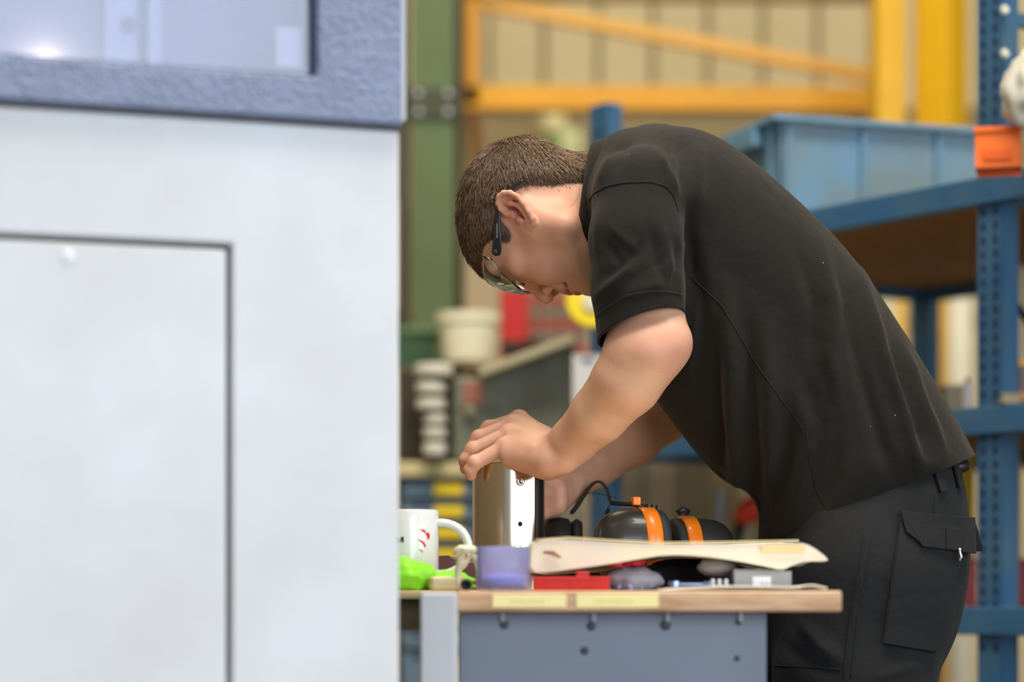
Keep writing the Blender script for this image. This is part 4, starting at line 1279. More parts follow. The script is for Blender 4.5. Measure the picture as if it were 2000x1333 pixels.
# mug
MD = 3.2
mx = W(797, 0, MD)[0]; mr = .0405; mh = W(0, 998, MD)[2] - BZ
mug = thing('mug', 'white mug with red and black print standing beside the machine', 'mug', (mx, MD, BZ + .0005))
cer = mat('ceramic_white', srgb(222, 222, 222), .18, coat=.4)
mk('cup', lathe([(0, .003), (.034, .003), (.036, 0), (.039, .001), (mr, .006), (mr, mh - .002), (mr - .001, mh), (mr - .003, mh), (mr - .004, mh - .003), (mr - .005, .01), (0, .008)], 48), cer, mug, smooth=True)
hpts = []
for k in range(17):
    a = math.radians(100 - 200 * k / 16)
    hpts.append((mr - .003 + .036 * math.cos(a) * 1.05 + .006, 0, mh * .52 + .034 * math.sin(a)))
hd = tube(hpts, .0058, 12); hd = rot(hd, Matrix.Rotation(math.radians(-8), 3, 'Z'))
mk('handle', hd, cer, mug, smooth=True)
def on_mug(poly, m, name, px0, py0):
    V = []
    for x, y in poly:
        w = W(px0 + x, py0 + y, MD - .035); dx = w[0] - mx; z = w[2] - BZ
        dx = max(-mr * .98, min(mr * .98, dx))
        V.append((dx * 1.006, -math.sqrt(mr ** 2 - dx ** 2) * 1.006, z))
    return mk(name, (np.array(V), [tuple(range(len(V)))]), m, mug, solid=.0003)
red = mat('print_red', srgb(206, 26, 34), .4); bkm = mat('print_black', srgb(40, 40, 44), .4)
on_mug([(-12, -5), (-4, -5), (4, -1), (9, 5), (9, 12), (5, 16), (4, 10), (0, 3), (-6, -1)], red, 'logo_swoosh', 830, 1040)
on_mug([(-10, -5), (-3, -4), (3, 1), (6, 7), (3, 12), (1, 6), (-4, 0)], red, 'logo_swoosh', 826, 1060)
on_mug([(-5, 0), (1, 0), (4, 4), (2, 8), (-2, 4)], mat('print_tan', srgb(190, 160, 120), .5), 'logo_swoosh', 823, 1074)
on_mug([(-4, 5), (0, -6), (5, -6), (5, 5), (1, 5), (1, -1), (-1, 5)], bkm, 'printed_letter', 784, 1056)
on_mug([(-3, 4), (0, -4), (2, -4), (1, 4)], bkm, 'printed_letter', 778, 1056)

# crumpled green bag
def crumple(c, r, n, amp, seed, flat=1.0):
    rnd = np.random.RandomState(seed); V = []; m = n * 2
    for i in range(n + 1):
        th = math.pi * i / n
        for k in range(m):
            a = 2 * math.pi * k / m; V.append((math.sin(th) * math.cos(a), math.sin(th) * math.sin(a), math.cos(th)))
    V = np.array(V)
    dirs = rnd.randn(14, 3); ph = rnd.rand(14) * 6
    q = sum(np.abs(np.sin(V @ d * (2.0 + .35 * i) + p)) / (1 + .12 * i) for i, (d, p) in enumerate(zip(dirs, ph))) / 8
    V = V * (1 + amp * (q - .6) * 2)[:, None] * np.array(r)
    F = [(i * m + k, i * m + (k + 1) % m, (i + 1) * m + (k + 1) % m, (i + 1) * m + k) for i in range(n) for k in range(m)]
    V[:, 2] = np.maximum(V[:, 2], -r[2] * flat)
    return V + np.array(c), F
lime = mat('lime_plastic', srgb(150, 240, 50), .35, trans=.12, sss=.1)
g1 = W(806, 1122, 3.12); g2 = W(872, 1128, 3.14)
o = tag(mk('plastic_bag', join(crumple((g1[0] - .014, 3.115, BZ + .0175), (.040, .026, .0225), 22, .35, 3, .75), crumple((g2[0], 3.125, BZ + .0105), (.034, .026, .014), 20, .4, 5, .7)), lime, world=True, smooth=True), 'crumpled lime green plastic bag lying in front of the mug', 'bag')
# cream packet
c = W(872, 1150, 3.06); tag(mk('wax_block', box(c[0], 3.085, BZ + .0092, .044, .030, .018, .15), mat('cream_wax', srgb(226, 214, 168), .5, var=.1), world=True, bevel=.004, seg=3), 'small cream block in front of the green bag', 'block')
# maroon strap
s0, s1_ = W(852, 1090, 3.30), W(935, 1096, 3.34)
t = thing('leather_pouch', 'flat dark maroon leather pouch lying behind the mug handle', 'pouch', ((s0[0] + s1_[0]) / 2, 3.34, BZ))
lea = mat('maroon_leather', srgb(92, 62, 62), .5, var=.2, vscale=40)
mk('pouch_body', prism_y([(-.031, .0), (-.031, .046), (-.010, .047), (.024, .040), (.033, .030), (.033, 0)], -.02, .02), lea, t, bevel=.004)
mk('pouch_flap', prism_y([(-.032, .022), (-.032, .0475), (-.012, .0485), (.004, .036), (-.010, .026)], -.0225, -.0195), lea, t, bevel=.001)
mk('stitching', tube([(-.031, -.0225, .020), (-.010, -.0228, .023), (.006, -.0228, .034)], .0006, 5), mat('thread', srgb(170, 140, 130), .7), t)
# cream cable tie knot
k0 = W(905, 1082, 3.08)
t = thing('cord_knot', 'knotted cream cord between the mug handle and the blue jar', 'cord', (k0[0], 3.075, BZ))
ccm = mat('cream_cord', srgb(226, 224, 196), .6)
kz = k0[2] - BZ
mk('knot', tube([(-.012, 0, kz - .004), (-.004, -.008, kz + .010), (.008, -.004, kz + .006), (.006, .008, kz - .006), (-.006, .006, kz - .002), (-.002, -.006, kz + .004), (.010, -.002, kz + .008), (.016, .002, kz + .002)], .0058, 10), ccm, t, smooth=True, subsurf=1)
mk('cord_end', tube([(-.004, 0, kz), (-.006, .002, kz * .6), (-.008, .0, kz * .3), (-.006, -.001, .004)], .0044, 8), ccm, t, smooth=True, subsurf=1)
mk('cord_end', tube([(.008, 0, kz), (.018, .004, kz - .006), (.022, .008, kz - .03), (.02, .01, .005)], .0044, 8), ccm, t, smooth=True, subsurf=1)
# black cap
c = W(911, 1150, 2.99); tag(mk('end_cap', rot(lathe([(.0, 0), (.0065, 0), (.0075, .002), (.0075, .014), (.006, .016), (.004, .016), (.004, .006), (0, .006)], 24), Matrix.Rotation(math.pi / 2, 3, 'X'), (c[0], 2.985, BZ + .0077)), mat('cap_black', srgb(30, 30, 34), .4), world=True, smooth=True), 'small black end cap lying left of the blue jar', 'cap')
# blue jar
JD = 2.975; jr = px_r(930, 1036, JD); jx = W(983, 0, JD)[0]; jh = W(0, 1068, JD - jr)[2] - BZ
blu_t = mat('blue_plastic', srgb(204, 210, 250), .10, trans=.8, ior=1.2, sss=.05)
t = thing('plastic_jar', 'translucent blue plastic jar at the front edge of the workbench', 'jar', (jx, JD, BZ + .0004))
mk('jar_wall', lathe([(0, 0), (jr - .002, 0), (jr, .002), (jr, jh - .001), (jr - .001, jh), (jr - .003, jh), (jr - .0035, jh - .002), (jr - .0035, .006), (0, .005)], 48), blu_t, t, smooth=True)
mk('contents', lathe([(0, .006), (jr - .005, .006), (jr - .005, .014), (jr * .5, .017), (0, .015)], 32), mat('violet_liquid', srgb(164, 164, 234), .3), t, smooth=True)
# red clamp
RD_ = 3.0; ra0, ra1 = W(1042, 0, RD_)[0], W(1191, 0, RD_)[0]
t = thing('toolbox_tray', 'low red plastic tray beside the blue jar on the workbench', 'tray', ((ra0 + ra1) / 2, RD_ + .03, BZ))
rdm = mat('red_plastic', srgb(206, 34, 24), .35, var=.08)
w_ = ra1 - ra0; h_ = .0172
mk('floor_plate', box2(-w_ / 2, w_ / 2, -.03, .03, 0, .003), rdm, t, bevel=.001)
mk('front_wall', box2(-w_ / 2, w_ / 2, -.03, -.0265, .003, h_), rdm, t, bevel=.001)
mk('back_wall', box2(-w_ / 2, w_ / 2, .0265, .03, .003, h_), rdm, t, bevel=.001)
mk('end_wall', box2(-w_ / 2, -w_ / 2 + .0035, -.0265, .0265, .003, h_), rdm, t, bevel=.001)
mk('end_wall', box2(w_ / 2 - .012, w_ / 2, -.0265, .0265, .003, h_), rdm, t, bevel=.001)
mk('rim', join(box2(-w_ / 2 - .001, w_ / 2 + .001, -.0325, -.0295, h_ - .003, h_)), rdm, t, bevel=.0008)
mk('latch', box2(.006, .022, -.02, -.004, h_ - .001, h_ + .0065), rdm, t, bevel=.001)
for x in (-.03, .0, .028): mk('rib', box2(x - .0008, x + .0008, -.0315, -.0298, .003, h_ - .003), rdm, t)
# envelope / folded paper pack
EP = [(1037, 1119), (1037, 1078), (1046, 1058), (1066, 1053), (1110, 1054), (1190, 1059), (1290, 1064), (1400, 1063), (1500, 1061), (1562, 1060), (1585, 1067), (1617, 1091), (1613, 1097),
      (1575, 1096), (1548, 1104), (1528, 1114), (1500, 1108), (1440, 1096), (1370, 1086), (1300, 1084), (1240, 1094), (1180, 1104), (1120, 1112), (1070, 1119)]
ep = smooth_poly(EP, 1)
rows = []
ys = np.linspace(0, 1, 12)
for j, t_ in enumerate(ys):
    d = 3.02 + .30 * t_
    r_ = []
    for i, (x, y) in enumerate(ep):
        w = W(x, y, 3.02)
        dz = .0025 * math.sin(x * .03 + t_ * 7) * t_ + .004 * math.sin(t_ * 5 + x * .011) * t_
        cx = W(1320, 0, 3.02)[0]
        sc = 1 + .05 * math.sin(t_ * 4)
        zr = max(w[2] + dz, BZ + .004)
        r_.append((cx + (w[0] - cx) * sc + .01 * t_, d, zr))
    rows.append(r_)
P = np.array(rows); nn_, mm_ = P.shape[:2]
V = P.reshape(-1, 3); F = [(i * mm_ + k, i * mm_ + (k + 1) % mm_, (i + 1) * mm_ + (k + 1) % mm_, (i + 1) * mm_ + k) for i in range(nn_ - 1) for k in range(mm_)]
F += [tuple(range(mm_ - 1, -1, -1)), tuple((nn_ - 1) * mm_ + k for k in range(mm_))]
pap = mat('paper_cream', srgb(240, 228, 200), .75, var=.1, vscale=14, col2=srgb(232, 222, 206), sss=.05)
env = thing('paper_packet', 'long cream paper packet lying across the clutter on the workbench', 'packet', (W(1320, 0, 3.1)[0], 3.15, BZ))
mk('packet_body', (V, F), pap, env, world=True)
mk('paper_fold', tube([W(1062, 1079, 3.017), W(1080, 1080, 3.016), W(1096, 1090, 3.017)], [.0012, .0026, .0008], 8), mat('fold_brown', srgb(150, 112, 84), .8), env, world=True, smooth=True)
mk('top_sheet', grid_surface(np.array([[W(x, y, d) + [0, 0, .0016] for d in (3.018, 3.12, 3.2)] for x, y in ((1045, 1056), (1110, 1052), (1190, 1057), (1290, 1062), (1400, 1061), (1500, 1059), (1560, 1058))])), mat('paper_yellowed', srgb(246, 228, 172), .75), env, world=True, smooth=True, solid=.0012)
mk('address_label', grid_surface(np.array([[W(x, y, 3.0165) for y in (1066, 1080)] for x in (1488, 1530, 1572)])), mat('label_buff', srgb(240, 208, 150), .7), env, world=True, solid=.0006)
# dark red marker under the packet
m0, m1 = W(1206, 1103, 3.06), W(1260, 1099, 3.06)
t = thing('marker_pen', 'dark red marker pen poking out under the paper packet', 'pen', (m0[0], 3.06, m0[2]))
mk('barrel', cyl(m0, m1, .0040, .0042, 14), mat('crimson', srgb(178, 14, 40), .35), t, world=True, smooth=True)
mk('cap', cyl(m0 - [.010, 0, -.0006], m0 + [.006, 0, .0005], .0044, .0044, 14), mat('crimson_pale', srgb(196, 60, 80), .35), t, world=True, smooth=True)
mk('grip', cyl(W(1232, 1101, 3.06), W(1237, 1100.6, 3.06), .0046, .0046, 14), mat('crimson_dark', srgb(130, 10, 30), .35), t, world=True, smooth=True)
# clear bag with fittings
clr = mat('clear_plastic', srgb(228, 230, 244), .18, trans=.6, ior=1.2)
b0 = W(1240, 1150, 3.06)
t = thing('clear_bag', 'clear plastic bag of fittings beside the red tray', 'bag', (b0[0], 3.08, BZ))
mk('bag_film', crumple((0, 0, .013), (.034, .028, .0165), 18, .3, 11, .78), clr, t, smooth=True)
for i, (x, z) in enumerate(((-.02, .006), (-.006, .008), (.008, .006), (.02, .008))):
    mk('fitting', rot(lathe([(.003, -.007), (.0045, -.007), (.0045, .007), (.003, .007)], 12, closed=True), Matrix.Rotation(1.2 + i, 3, 'Y'), (x, -.004, z)), mat('fitting_zinc', srgb(150, 156, 190), .3, .8), t, smooth=True)
# spanner
q0, q1 = W(1318, 1138, 3.05), W(1378, 1140, 3.05)
t = thing('spanner', 'small blue grey spanner lying under the paper packet', 'spanner', ((q0[0] + q1[0]) / 2, 3.05, BZ + .005))
spm = mat('spanner_steel', srgb(150, 168, 206), .25, .9)
mk('shank', box(0, 0, .003, .034, .008, .005), spm, t, bevel=.0015)
mk('ring_end', lathe([(.004, 0), (.0075, 0), (.0075, .007), (.004, .007)], 20, (-.02, 0, .0), closed=True), spm, t, smooth=False)
mk('open_end', prism([(.016, -.007), (.024, -.009), (.029, -.005), (.024, -.003), (.022, 0), (.024, .003), (.029, .005), (.024, .009), (.016, .007)], 0, .007), spm, t, bevel=.001)
for i in range(3):
    c = W(1392 + i * 13, 1140, 3.04)
    o = thing('plug', ['white nylon plug nearest the spanner', 'white nylon plug in the middle of three by the clear box', 'white nylon plug touching the clear box'][i], 'plug', (c[0], 3.04, BZ + .0045), group='nylon plugs')
    mk('stem', lathe([(.0028, 0), (.0028, .010), (0, .011)], 12), mat('nylon', srgb(226, 226, 232), .4), o, smooth=True)
    mk('head', lathe([(0, .0), (.0040, .0), (.0040, .003), (0, .003)], 12), mat('nylon', srgb(226, 226, 232)), o)
# clear box with white label
x0_, x1_ = W(1434, 0, 3.04)[0], W(1546, 0, 3.04)[0]
t = thing('clear_box', 'clear plastic box with white label under the paper packet', 'box', ((x0_ + x1_) / 2, 3.09, BZ + .0045))
clr2 = mat('clear_box_plastic', srgb(206, 206, 208), .25, trans=.45, ior=1.2)
w2 = (x1_ - x0_) / 2
mk('tub', join(box2(-w2, w2, -.05, .05, 0, .002), box2(-w2, w2, -.05, -.048, .002, .020), box2(-w2, w2, .048, .05, .002, .020), box2(-w2, -w2 + .002, -.048, .048, .002, .020), box2(w2 - .002, w2, -.048, .048, .002, .020)), clr2, t)
mk('lid', box2(-w2 - .001, w2 - .008, -.051, .051, .0202, .0225), clr2, t, bevel=.001)
mk('label', box2(-.013, .010, -.0512, -.0502, .001, .0135), mat('label_white', srgb(240, 240, 246), .5), t)
for i in range(4): mk('printed_stroke', box2(-.002 + i * .003, -.0008 + i * .003, -.0515, -.0512, .002, .007 - (i % 2) * .002), mat('ink_grey', srgb(170, 170, 184), .6), t)
c = W(1404, 1112, 3.07)
o = tag(mk('desiccant_sachet', crumple((c[0], 3.10, BZ + .0295), (.024, .024, .012), 14, .25, 21, .9), mat('sachet', srgb(200, 198, 196), .6, trans=.1), world=True, smooth=True), 'small pale sachet held up under the paper packet', 'sachet')
# paper sheet under it all
xs = np.linspace(W(1292, 0, 2.95)[0], W(1612, 0, 2.95)[0], 24)
PS = np.array([[(x, y, BZ + .0026 + .0036 * max(0, math.sin((x - xs[0]) / (xs[-1] - xs[0]) * 3.1)) + (.004 * math.exp(-((x - xs[-1] + .018) / .016) ** 2)) * (1 - .5 * (y - 2.93) / .16)) for y in (2.93, 2.97, 3.03, 3.09)] for x in xs])
tag(mk('paper_sheet', grid_surface(PS), mat('paper_white', srgb(230, 222, 208), .8), world=True, smooth=True, solid=.0022), 'curled pale paper sheet at the right end of the workbench', 'paper')

# ear defenders, orange bands
ED = 3.42
def ear_cup(parent, x, y, z, flip, orange, rx=.052, s=1.0):
    blackm = mat('muff_black', srgb(52, 50, 46), .35, coat=.2)
    def L(prof, m, name):
        g = lathe([(r * s, h * s * flip) for r, h in prof], 40, axis='x')
        V = g[0] * np.array([1, .80, 1.0]) + np.array([x, y, z])
        return mk(name, (V, g[1]), m, parent, smooth=True)
    L([(0, -.072), (.022, -.071), (.037, -.067), (.0455, -.058), (.051, -.044), (.0535, -.026), (.054, -.010), (.054, 0), (0, 0)], blackm, 'cup_shell')
    L([(.0535, -.012), (.0555, -.010), (.0555, .010), (.0535, .012), (.050, .012), (.050, -.012)], orange, 'orange_band')
    L([(.030, .008), (.050, .008), (.0525, .014), (.052, .022), (.047, .027), (.034, .027), (.028, .022)], mat('muff_foam', srgb(40, 40, 42), .6), 'ear_cushion')
ora = mat('safety_orange', srgb(250, 128, 16), .35, coat=.3)
ex = W(1278, 0, ED)[0]; ez = .0595
t = thing('ear_defenders', 'black ear defenders with bright orange bands lying behind the paper packet', 'ear defenders', (ex, ED, BZ), math.radians(17))
ear_cup(t, -.021, -.02, ez + .002, 1, ora)
ear_cup(t, W(1356, 0, ED)[0] - ex, .02, ez - .005, -1, ora, s=.93)
hb = [(-.020, -.02, ez + .057), (-.036, -.015, ez + .062), (-.066, .0, ez + .064)]
mk('headband_rod', tube(hb, .0035, 8), mat('rod_black', srgb(36, 34, 34), .4), t, smooth=True)
mk('slider', box(-.034, -.017, ez + .066, .012, .012, .012), ora, t, bevel=.002)
for i in range(3): mk('adjuster_ridge', box(-.016 + i * .007, -.018, ez + .0590 - i * .0008, .003, .010, .007), mat('rod_black', srgb(36, 34, 34)), t)
mk('yoke', tube([(.040, .012, ez + .050), (.046, .010, ez + .056), (.056, .014, ez + .052)], .005, 8), mat('rod_black', srgb(36, 34, 34)), t, smooth=True)
mk('headband', tube([(-.066, .0, ez + .064), (-.064, .05, ez + .02), (-.05, .10, ez - .03), (-.02, .13, ez - .05), (.02, .13, ez - .050), (.06, .09, ez - .02), (.068, .03, ez + .02)], .004, 8), mat('rod_black', srgb(36, 34, 34)), t, smooth=True, subsurf=1)
# black headset left of it
hx = W(1100, 0, 3.56)[0]
t = thing('headset', 'black headset with thin wire headband between cylinder and ear defenders', 'headset', (hx, 3.56, BZ))
hbm = mat('headset_black', srgb(44, 42, 38), .45)
zc_ = W(0, 1040, 3.56)[2] - BZ
mk('ear_cup', rot(lathe([(0, -.022), (.028, -.021), (.036, -.014), (.038, 0), (.036, .012), (.028, .018), (0, .018)], 32, axis='x'), np.diag([1.15, .8, 1.42]), (-.006, 0, .0545)), hbm, t, smooth=True)
mk('cushion', rot(lathe([(.018, .014), (.034, .014), (.038, .022), (.034, .030), (.018, .030)], 32, axis='x', closed=True), np.diag([1, .8, 1.36]), (-.002, 0, .0545)), hbm, t, smooth=True)
arc = [W(1113, 1006, 3.56), W(1126, 992, 3.56), W(1142, 965, 3.555), W(1156, 945, 3.55), W(1170, 938, 3.545), W(1182, 948, 3.54), W(1189, 966, 3.53), W(1192, 985, 3.52)]
mk('headband', tube([p - np.array(t.location) for p in arc], [.0045, .004, .0035, .003, .0026, .0026, .0026, .003], 8), hbm, t, smooth=True, subsurf=1)
mk('wire', tube([W(1146, 963, 3.555) - np.array(t.location), W(1178, 966, 3.54) - np.array(t.location), W(1205, 974, 3.50) - np.array(t.location)], .0007, 6), hbm, t)
mk('second_cup', rot(lathe([(0, -.014), (.026, -.013), (.034, -.006), (.034, .008), (.026, .014), (0, .014)], 28, axis='x'), np.diag([1, .7, .9]), (.045, .02, .031)), hbm, t, smooth=True)

# ------------------------------------------------------------------ things on and around the rack
tote_m = mat('tote_blue', srgb(98, 140, 172), .5, var=.35, vscale=7, col2=srgb(106, 130, 140))
A0, A1, A2 = W(1512, 222, 4.80), W(1900, 245, 4.94), W(1378, 240, 4.92)
zt0 = ZS[0] + .0245; zt1 = A0[2]
e1 = (A1 - A0)[:2]; e1 /= np.linalg.norm(e1); e2 = np.array([-e1[1], e1[0]])
LL, WW = .56, .34
t = thing('storage_tote', 'large scuffed blue plastic tote on the top shelf of the rack', 'tote', (A0[0], A0[1], zt0), math.atan2(e1[1], e1[0]))
hh = zt1 - zt0; ins_ = .03
def taper_wall(x0, y0, x1, y1, th):
    # wall between bottom line (inset) and top line
    return None
def hull8(b, tq):      # bottom quad, top quad
    V = np.array([(x, y, z) for x, y, z in b] + [(x, y, z) for x, y, z in tq]); return V, [(3, 2, 1, 0), (4, 5, 6, 7), (0, 1, 5, 4), (1, 2, 6, 5), (2, 3, 7, 6), (3, 0, 4, 7)]
def qd(x0, x1, y0, y1, z): return [(x0, y0, z), (x1, y0, z), (x1, y1, z), (x0, y1, z)]
lp = .022
mk('front_wall', hull8(qd(ins_, LL - ins_, ins_, ins_ + .006, 0), qd(lp, LL - lp, lp, lp + .006, hh - .01)), tote_m, t, bevel=.002)
mk('back_wall', hull8(qd(ins_, LL - ins_, WW - ins_ - .006, WW - ins_, 0), qd(lp, LL - lp, WW - lp - .006, WW - lp, hh - .01)), tote_m, t, bevel=.002)
mk('end_wall', hull8(qd(ins_, ins_ + .006, ins_, WW - ins_, 0), qd(lp, lp + .006, lp, WW - lp, hh - .01)), tote_m, t, bevel=.002)
mk('end_wall', hull8(qd(LL - ins_ - .006, LL - ins_, ins_, WW - ins_, 0), qd(LL - lp - .006, LL - lp, lp, WW - lp, hh - .01)), tote_m, t, bevel=.002)
mk('base', box2(ins_, LL - ins_, ins_, WW - ins_, 0, .005), tote_m, t)
rimm = mat('tote_rim', srgb(106, 148, 176), .5, var=.2, vscale=9)
mk('rim', join(box2(0, LL, 0, lp + .004, hh - .012, hh), box2(0, LL, WW - lp - .004, WW, hh - .012, hh), box2(0, lp + .004, lp + .004, WW - lp - .004, hh - .012, hh), box2(LL - lp - .004, LL, lp + .004, WW - lp - .004, hh - .012, hh)), rimm, t, bevel=.003)
mk('handle_lip', box2(-.006, .02, .09, WW - .09, hh - .05, hh - .012), rimm, t, bevel=.004)
for x in (.035, .20, .37, .52): mk('rib', hull8(qd(x, x + .012, ins_ - .008, ins_ + .002, 0), qd(x, x + .012, lp - .010, lp + .002, hh - .012)), tote_m, t, bevel=.002)
for y in (.06, .27): mk('rib', hull8(qd(ins_ - .008, ins_ + .002, y, y + .012, 0), qd(lp - .010, lp + .002, y, y + .012, hh - .012)), tote_m, t, bevel=.002)
# orange bin on the near end of the shelf
ob = W(1950, 332, 4.14)
t = thing('orange_bin', 'small bright orange plastic bin in front of the blue rack upright', 'bin', (ob[0], ob[1], ob[2]), math.radians(-14))
om = mat('bin_orange', srgb(250, 116, 34), .45, var=.12, vscale=20)
bw = .075; bh = .068
mk('shell', join(box2(-bw / 2, bw / 2, -.03, -.027, 0, bh), box2(-bw / 2, bw / 2, .027, .03, 0, bh), box2(-bw / 2, -bw / 2 + .003, -.027, .027, 0, bh), box2(bw / 2 - .003, bw / 2, -.027, .027, 0, bh), box2(-bw / 2, bw / 2, -.027, .027, 0, .003)), om, t)
mk('rim', join(box2(-bw / 2 - .003, bw / 2 + .003, -.034, -.0302, bh - .008, bh + .001)), om, t, bevel=.001)
mk('label_holder', box2(-.024, .024, -.0335, -.0305, .012, .030), mat('holder_orange', srgb(232, 96, 24), .5), t, bevel=.001)
mk('hook_plate', box2(-bw / 2, bw / 2, .0305, .034, -.006, bh), om, t)
# white plastic sack
cb = W(1996, 175, 4.10)
t = thing('plastic_sack', 'white translucent plastic sack hanging beside the rack upright', 'sack', (cb[0] + .045, 4.08, cb[2] - .065))
wpl = mat('sack_white', srgb(226, 222, 208), .4, trans=.15, var=.1, vscale=30)
mk('sack_body', crumple((0, 0, .06), (.072, .06, .068), 22, .45, 31), wpl, t, smooth=True)
mk('sack_neck', tube([(.0, 0, .115), (.012, 0, .15), (.018, 0, .21), (.02, 0, .30)], [.035, .016, .010, .008], 12), wpl, t, smooth=True)
mk('hanging_hook', tube([(.02, 0, .29), (.012, .05, .31), (-.03, .16, .315), (-.045, .215, .31)], .003, 8), mat('hook_zinc', srgb(150, 150, 140), .4, .8), t, smooth=True)
mk('sack_tie', lathe([(.016, 0), (.020, 0), (.020, .010), (.016, .010)], 16, (.012, 0, .147), closed=True), mat('tie_brown', srgb(120, 90, 60), .7), t)

def carton(name, label, px0, px1, ptop, d, zbot, col, dep=.2, rz=0., cat='box', tape=True, group=None):
    x0, x1 = W(px0, 0, d)[0], W(px1, 0, d)[0]; z1 = W(0, ptop, d)[2]
    h = z1 - zbot; w = x1 - x0
    t = thing(name, label, cat, ((x0 + x1) / 2, d + dep / 2, zbot), rz, group)
    m = mat('carton_%d_%d_%d' % col, srgb(*col), .7, var=.12, vscale=8)
    mk('carton_body', box2(-w / 2, w / 2, -dep / 2, dep / 2, 0, h - .004), m, t, bevel=.004)
    mk('top_flap', box2(-w / 2, w / 2, -dep / 2, -.002, h - .0038, h), m, t)
    mk('top_flap', box2(-w / 2, w / 2, .002, dep / 2, h - .0038, h), m, t)
    if tape: mk('tape_strip', box2(-w * .12, w * .12, -dep / 2 - .0008, -dep / 2 + .0002, h * .3, h - .004), mat('tape_tan', srgb(190, 170, 130), .4), t)
    return t
s2z, s3z = ZS[1] + .0245, ZS[2] + .0245
# middle shelf, right of the person
def roll(name, label, px, ptop, d, zb, rpx, col, cat='roll'):
    x = W(px, 0, d)[0]; r = rpx * d / FPX; h = W(0, ptop, d)[2] - zb
    t = thing(name, label, cat, (x, d, zb)); m = mat('roll_%d_%d_%d' % col, srgb(*col), .5, var=.06)
    mk('outer_wrap', lathe([(r * .5, 0), (r, 0), (r, h), (r * .5, h)], 32, closed=True), m, t, smooth=False)
    mk('core_tube', lathe([(r * .38, -.0), (r * .48, -.0), (r * .48, h + .01), (r * .38, h + .01)], 20, closed=True), mat('core_card', srgb(150, 120, 80), .8), t)
    return t
roll('paper_roll', 'tall cream roll standing behind the rack beside the blue upright', 1873, 500, 6.3, 0.0, 25, (236, 226, 198))
carton('white_carton', 'pale grey carton low on the middle shelf behind the shirt', 1846, 1884, 752, 5.0, s2z, (196, 186, 158), .12)
t = roll('white_bottle', 'small white bottle on the middle shelf near the upright', 1890, 748, 4.62, s2z, 9, (226, 226, 236), 'bottle')
carton('grey_block_box', 'small grey box on the middle shelf right of the upright', 1957, 1994, 768, 4.25, s2z, (150, 140, 112), .06, tape=False)
tin = W(1993, 0, 4.42)
t = thing('paint_tin', 'small tin with yellow lid and brown body at the right picture edge', 'tin', (tin[0], 4.42, s2z + .0))
rt_ = 20 * 4.42 / FPX; th_ = W(0, 702, 4.42)[2] - s2z
mk('can', lathe([(0, 0), (rt_, 0), (rt_, th_ - .014), (0, th_ - .014)], 28), mat('tin_brown', srgb(110, 86, 76), .4), t)
mk('lid', lathe([(0, th_ - .0138), (rt_ + .001, th_ - .0138), (rt_ + .001, th_), (rt_ - .003, th_ + .001), (0, th_ - .002)], 28), mat('lid_yellow', srgb(226, 168, 40), .4), t)
mk('lower_band', lathe([(rt_ + .0004, .02), (rt_ + .0008, .02), (rt_ + .0008, .034), (rt_ + .0004, .034)], 28, closed=True), mat('band_orange', srgb(220, 130, 40), .4), t)
carton('pale_board_pack', 'pale board pack standing at the right picture edge on the middle shelf', 1968, 2040, 520, 4.75, s2z, (206, 192, 150), .06, tape=False)
b1, b2 = W(1966, 572, 4.42), W(2012, 632, 4.38)
mk_h = mat('hose_black', srgb(26, 28, 34), .5)
hose = thing('rubber_hose', 'black rubber hose hanging across the pale board pack', 'hose', (b1[0], 4.42, b1[2]))
mk('hose_run', tube([b1 + [-.03, .0, .05], b1, (b1 + b2) / 2 + [0, -.005, -.003], b2, b2 + [.06, .0, -.10], np.array([b2[0] + .10, 4.40, s2z + .012]), np.array([b2[0] + .16, 4.46, s2z + .009])], .0075, 10), mk_h, hose, world=True, smooth=True, subsurf=1)
mk('hose_clip', lathe([(.009, -.006), (.011, -.006), (.011, .006), (.009, .006)], 14, tuple(b1), closed=True), mat('clip_zinc', srgb(160, 160, 150), .4, .8), hose, world=True)
carton('cream_display_board', 'pale narrow board standing behind the rack above the shirt', 1718, 1752, 520, 6.45, 0.0, (214, 204, 160), .03, tape=False)
# lower shelf, right
carton('yellow_carton', 'yellow box on the lower shelf just behind the shirt hem', 1862, 1904, 888, 5.0, s3z, (226, 190, 40), .12, tape=False)
carton('cream_carton', 'cream box on the lower shelf right of the blue upright', 1966, 1996, 895, 4.9, s3z, (200, 184, 132), .1)
for i, (a, b, lb) in enumerate(((1868, 1908, 'dark red crate low beside the trouser pocket'), (1970, 2030, 'dark red crate low at the right picture edge'))):
    t = thing('red_crate', lb, 'crate', (W((a + b) / 2, 0, 4.75)[0], 4.80, s3z), group='dark red crates on the lower shelf')
    w_ = W(b, 0, 4.75)[0] - W(a, 0, 4.75)[0]; h_ = W(0, 1092, 4.75)[2] - s3z
    crm = mat('crate_red', srgb(150, 34, 34), .5)
    mk('crate_body', join(box2(-w_ / 2, w_ / 2, -.05, -.046, 0, h_), box2(-w_ / 2, w_ / 2, .046, .05, 0, h_), box2(-w_ / 2, -w_ / 2 + .004, -.046, .046, 0, h_), box2(w_ / 2 - .004, w_ / 2, -.046, .046, 0, h_), box2(-w_ / 2, w_ / 2, -.046, .046, 0, .004)), crm, t)
    mk('rim', box2(-w_ / 2 - .002, w_ / 2 + .002, -.054, -.0502, h_ - .008, h_), crm, t, bevel=.001)
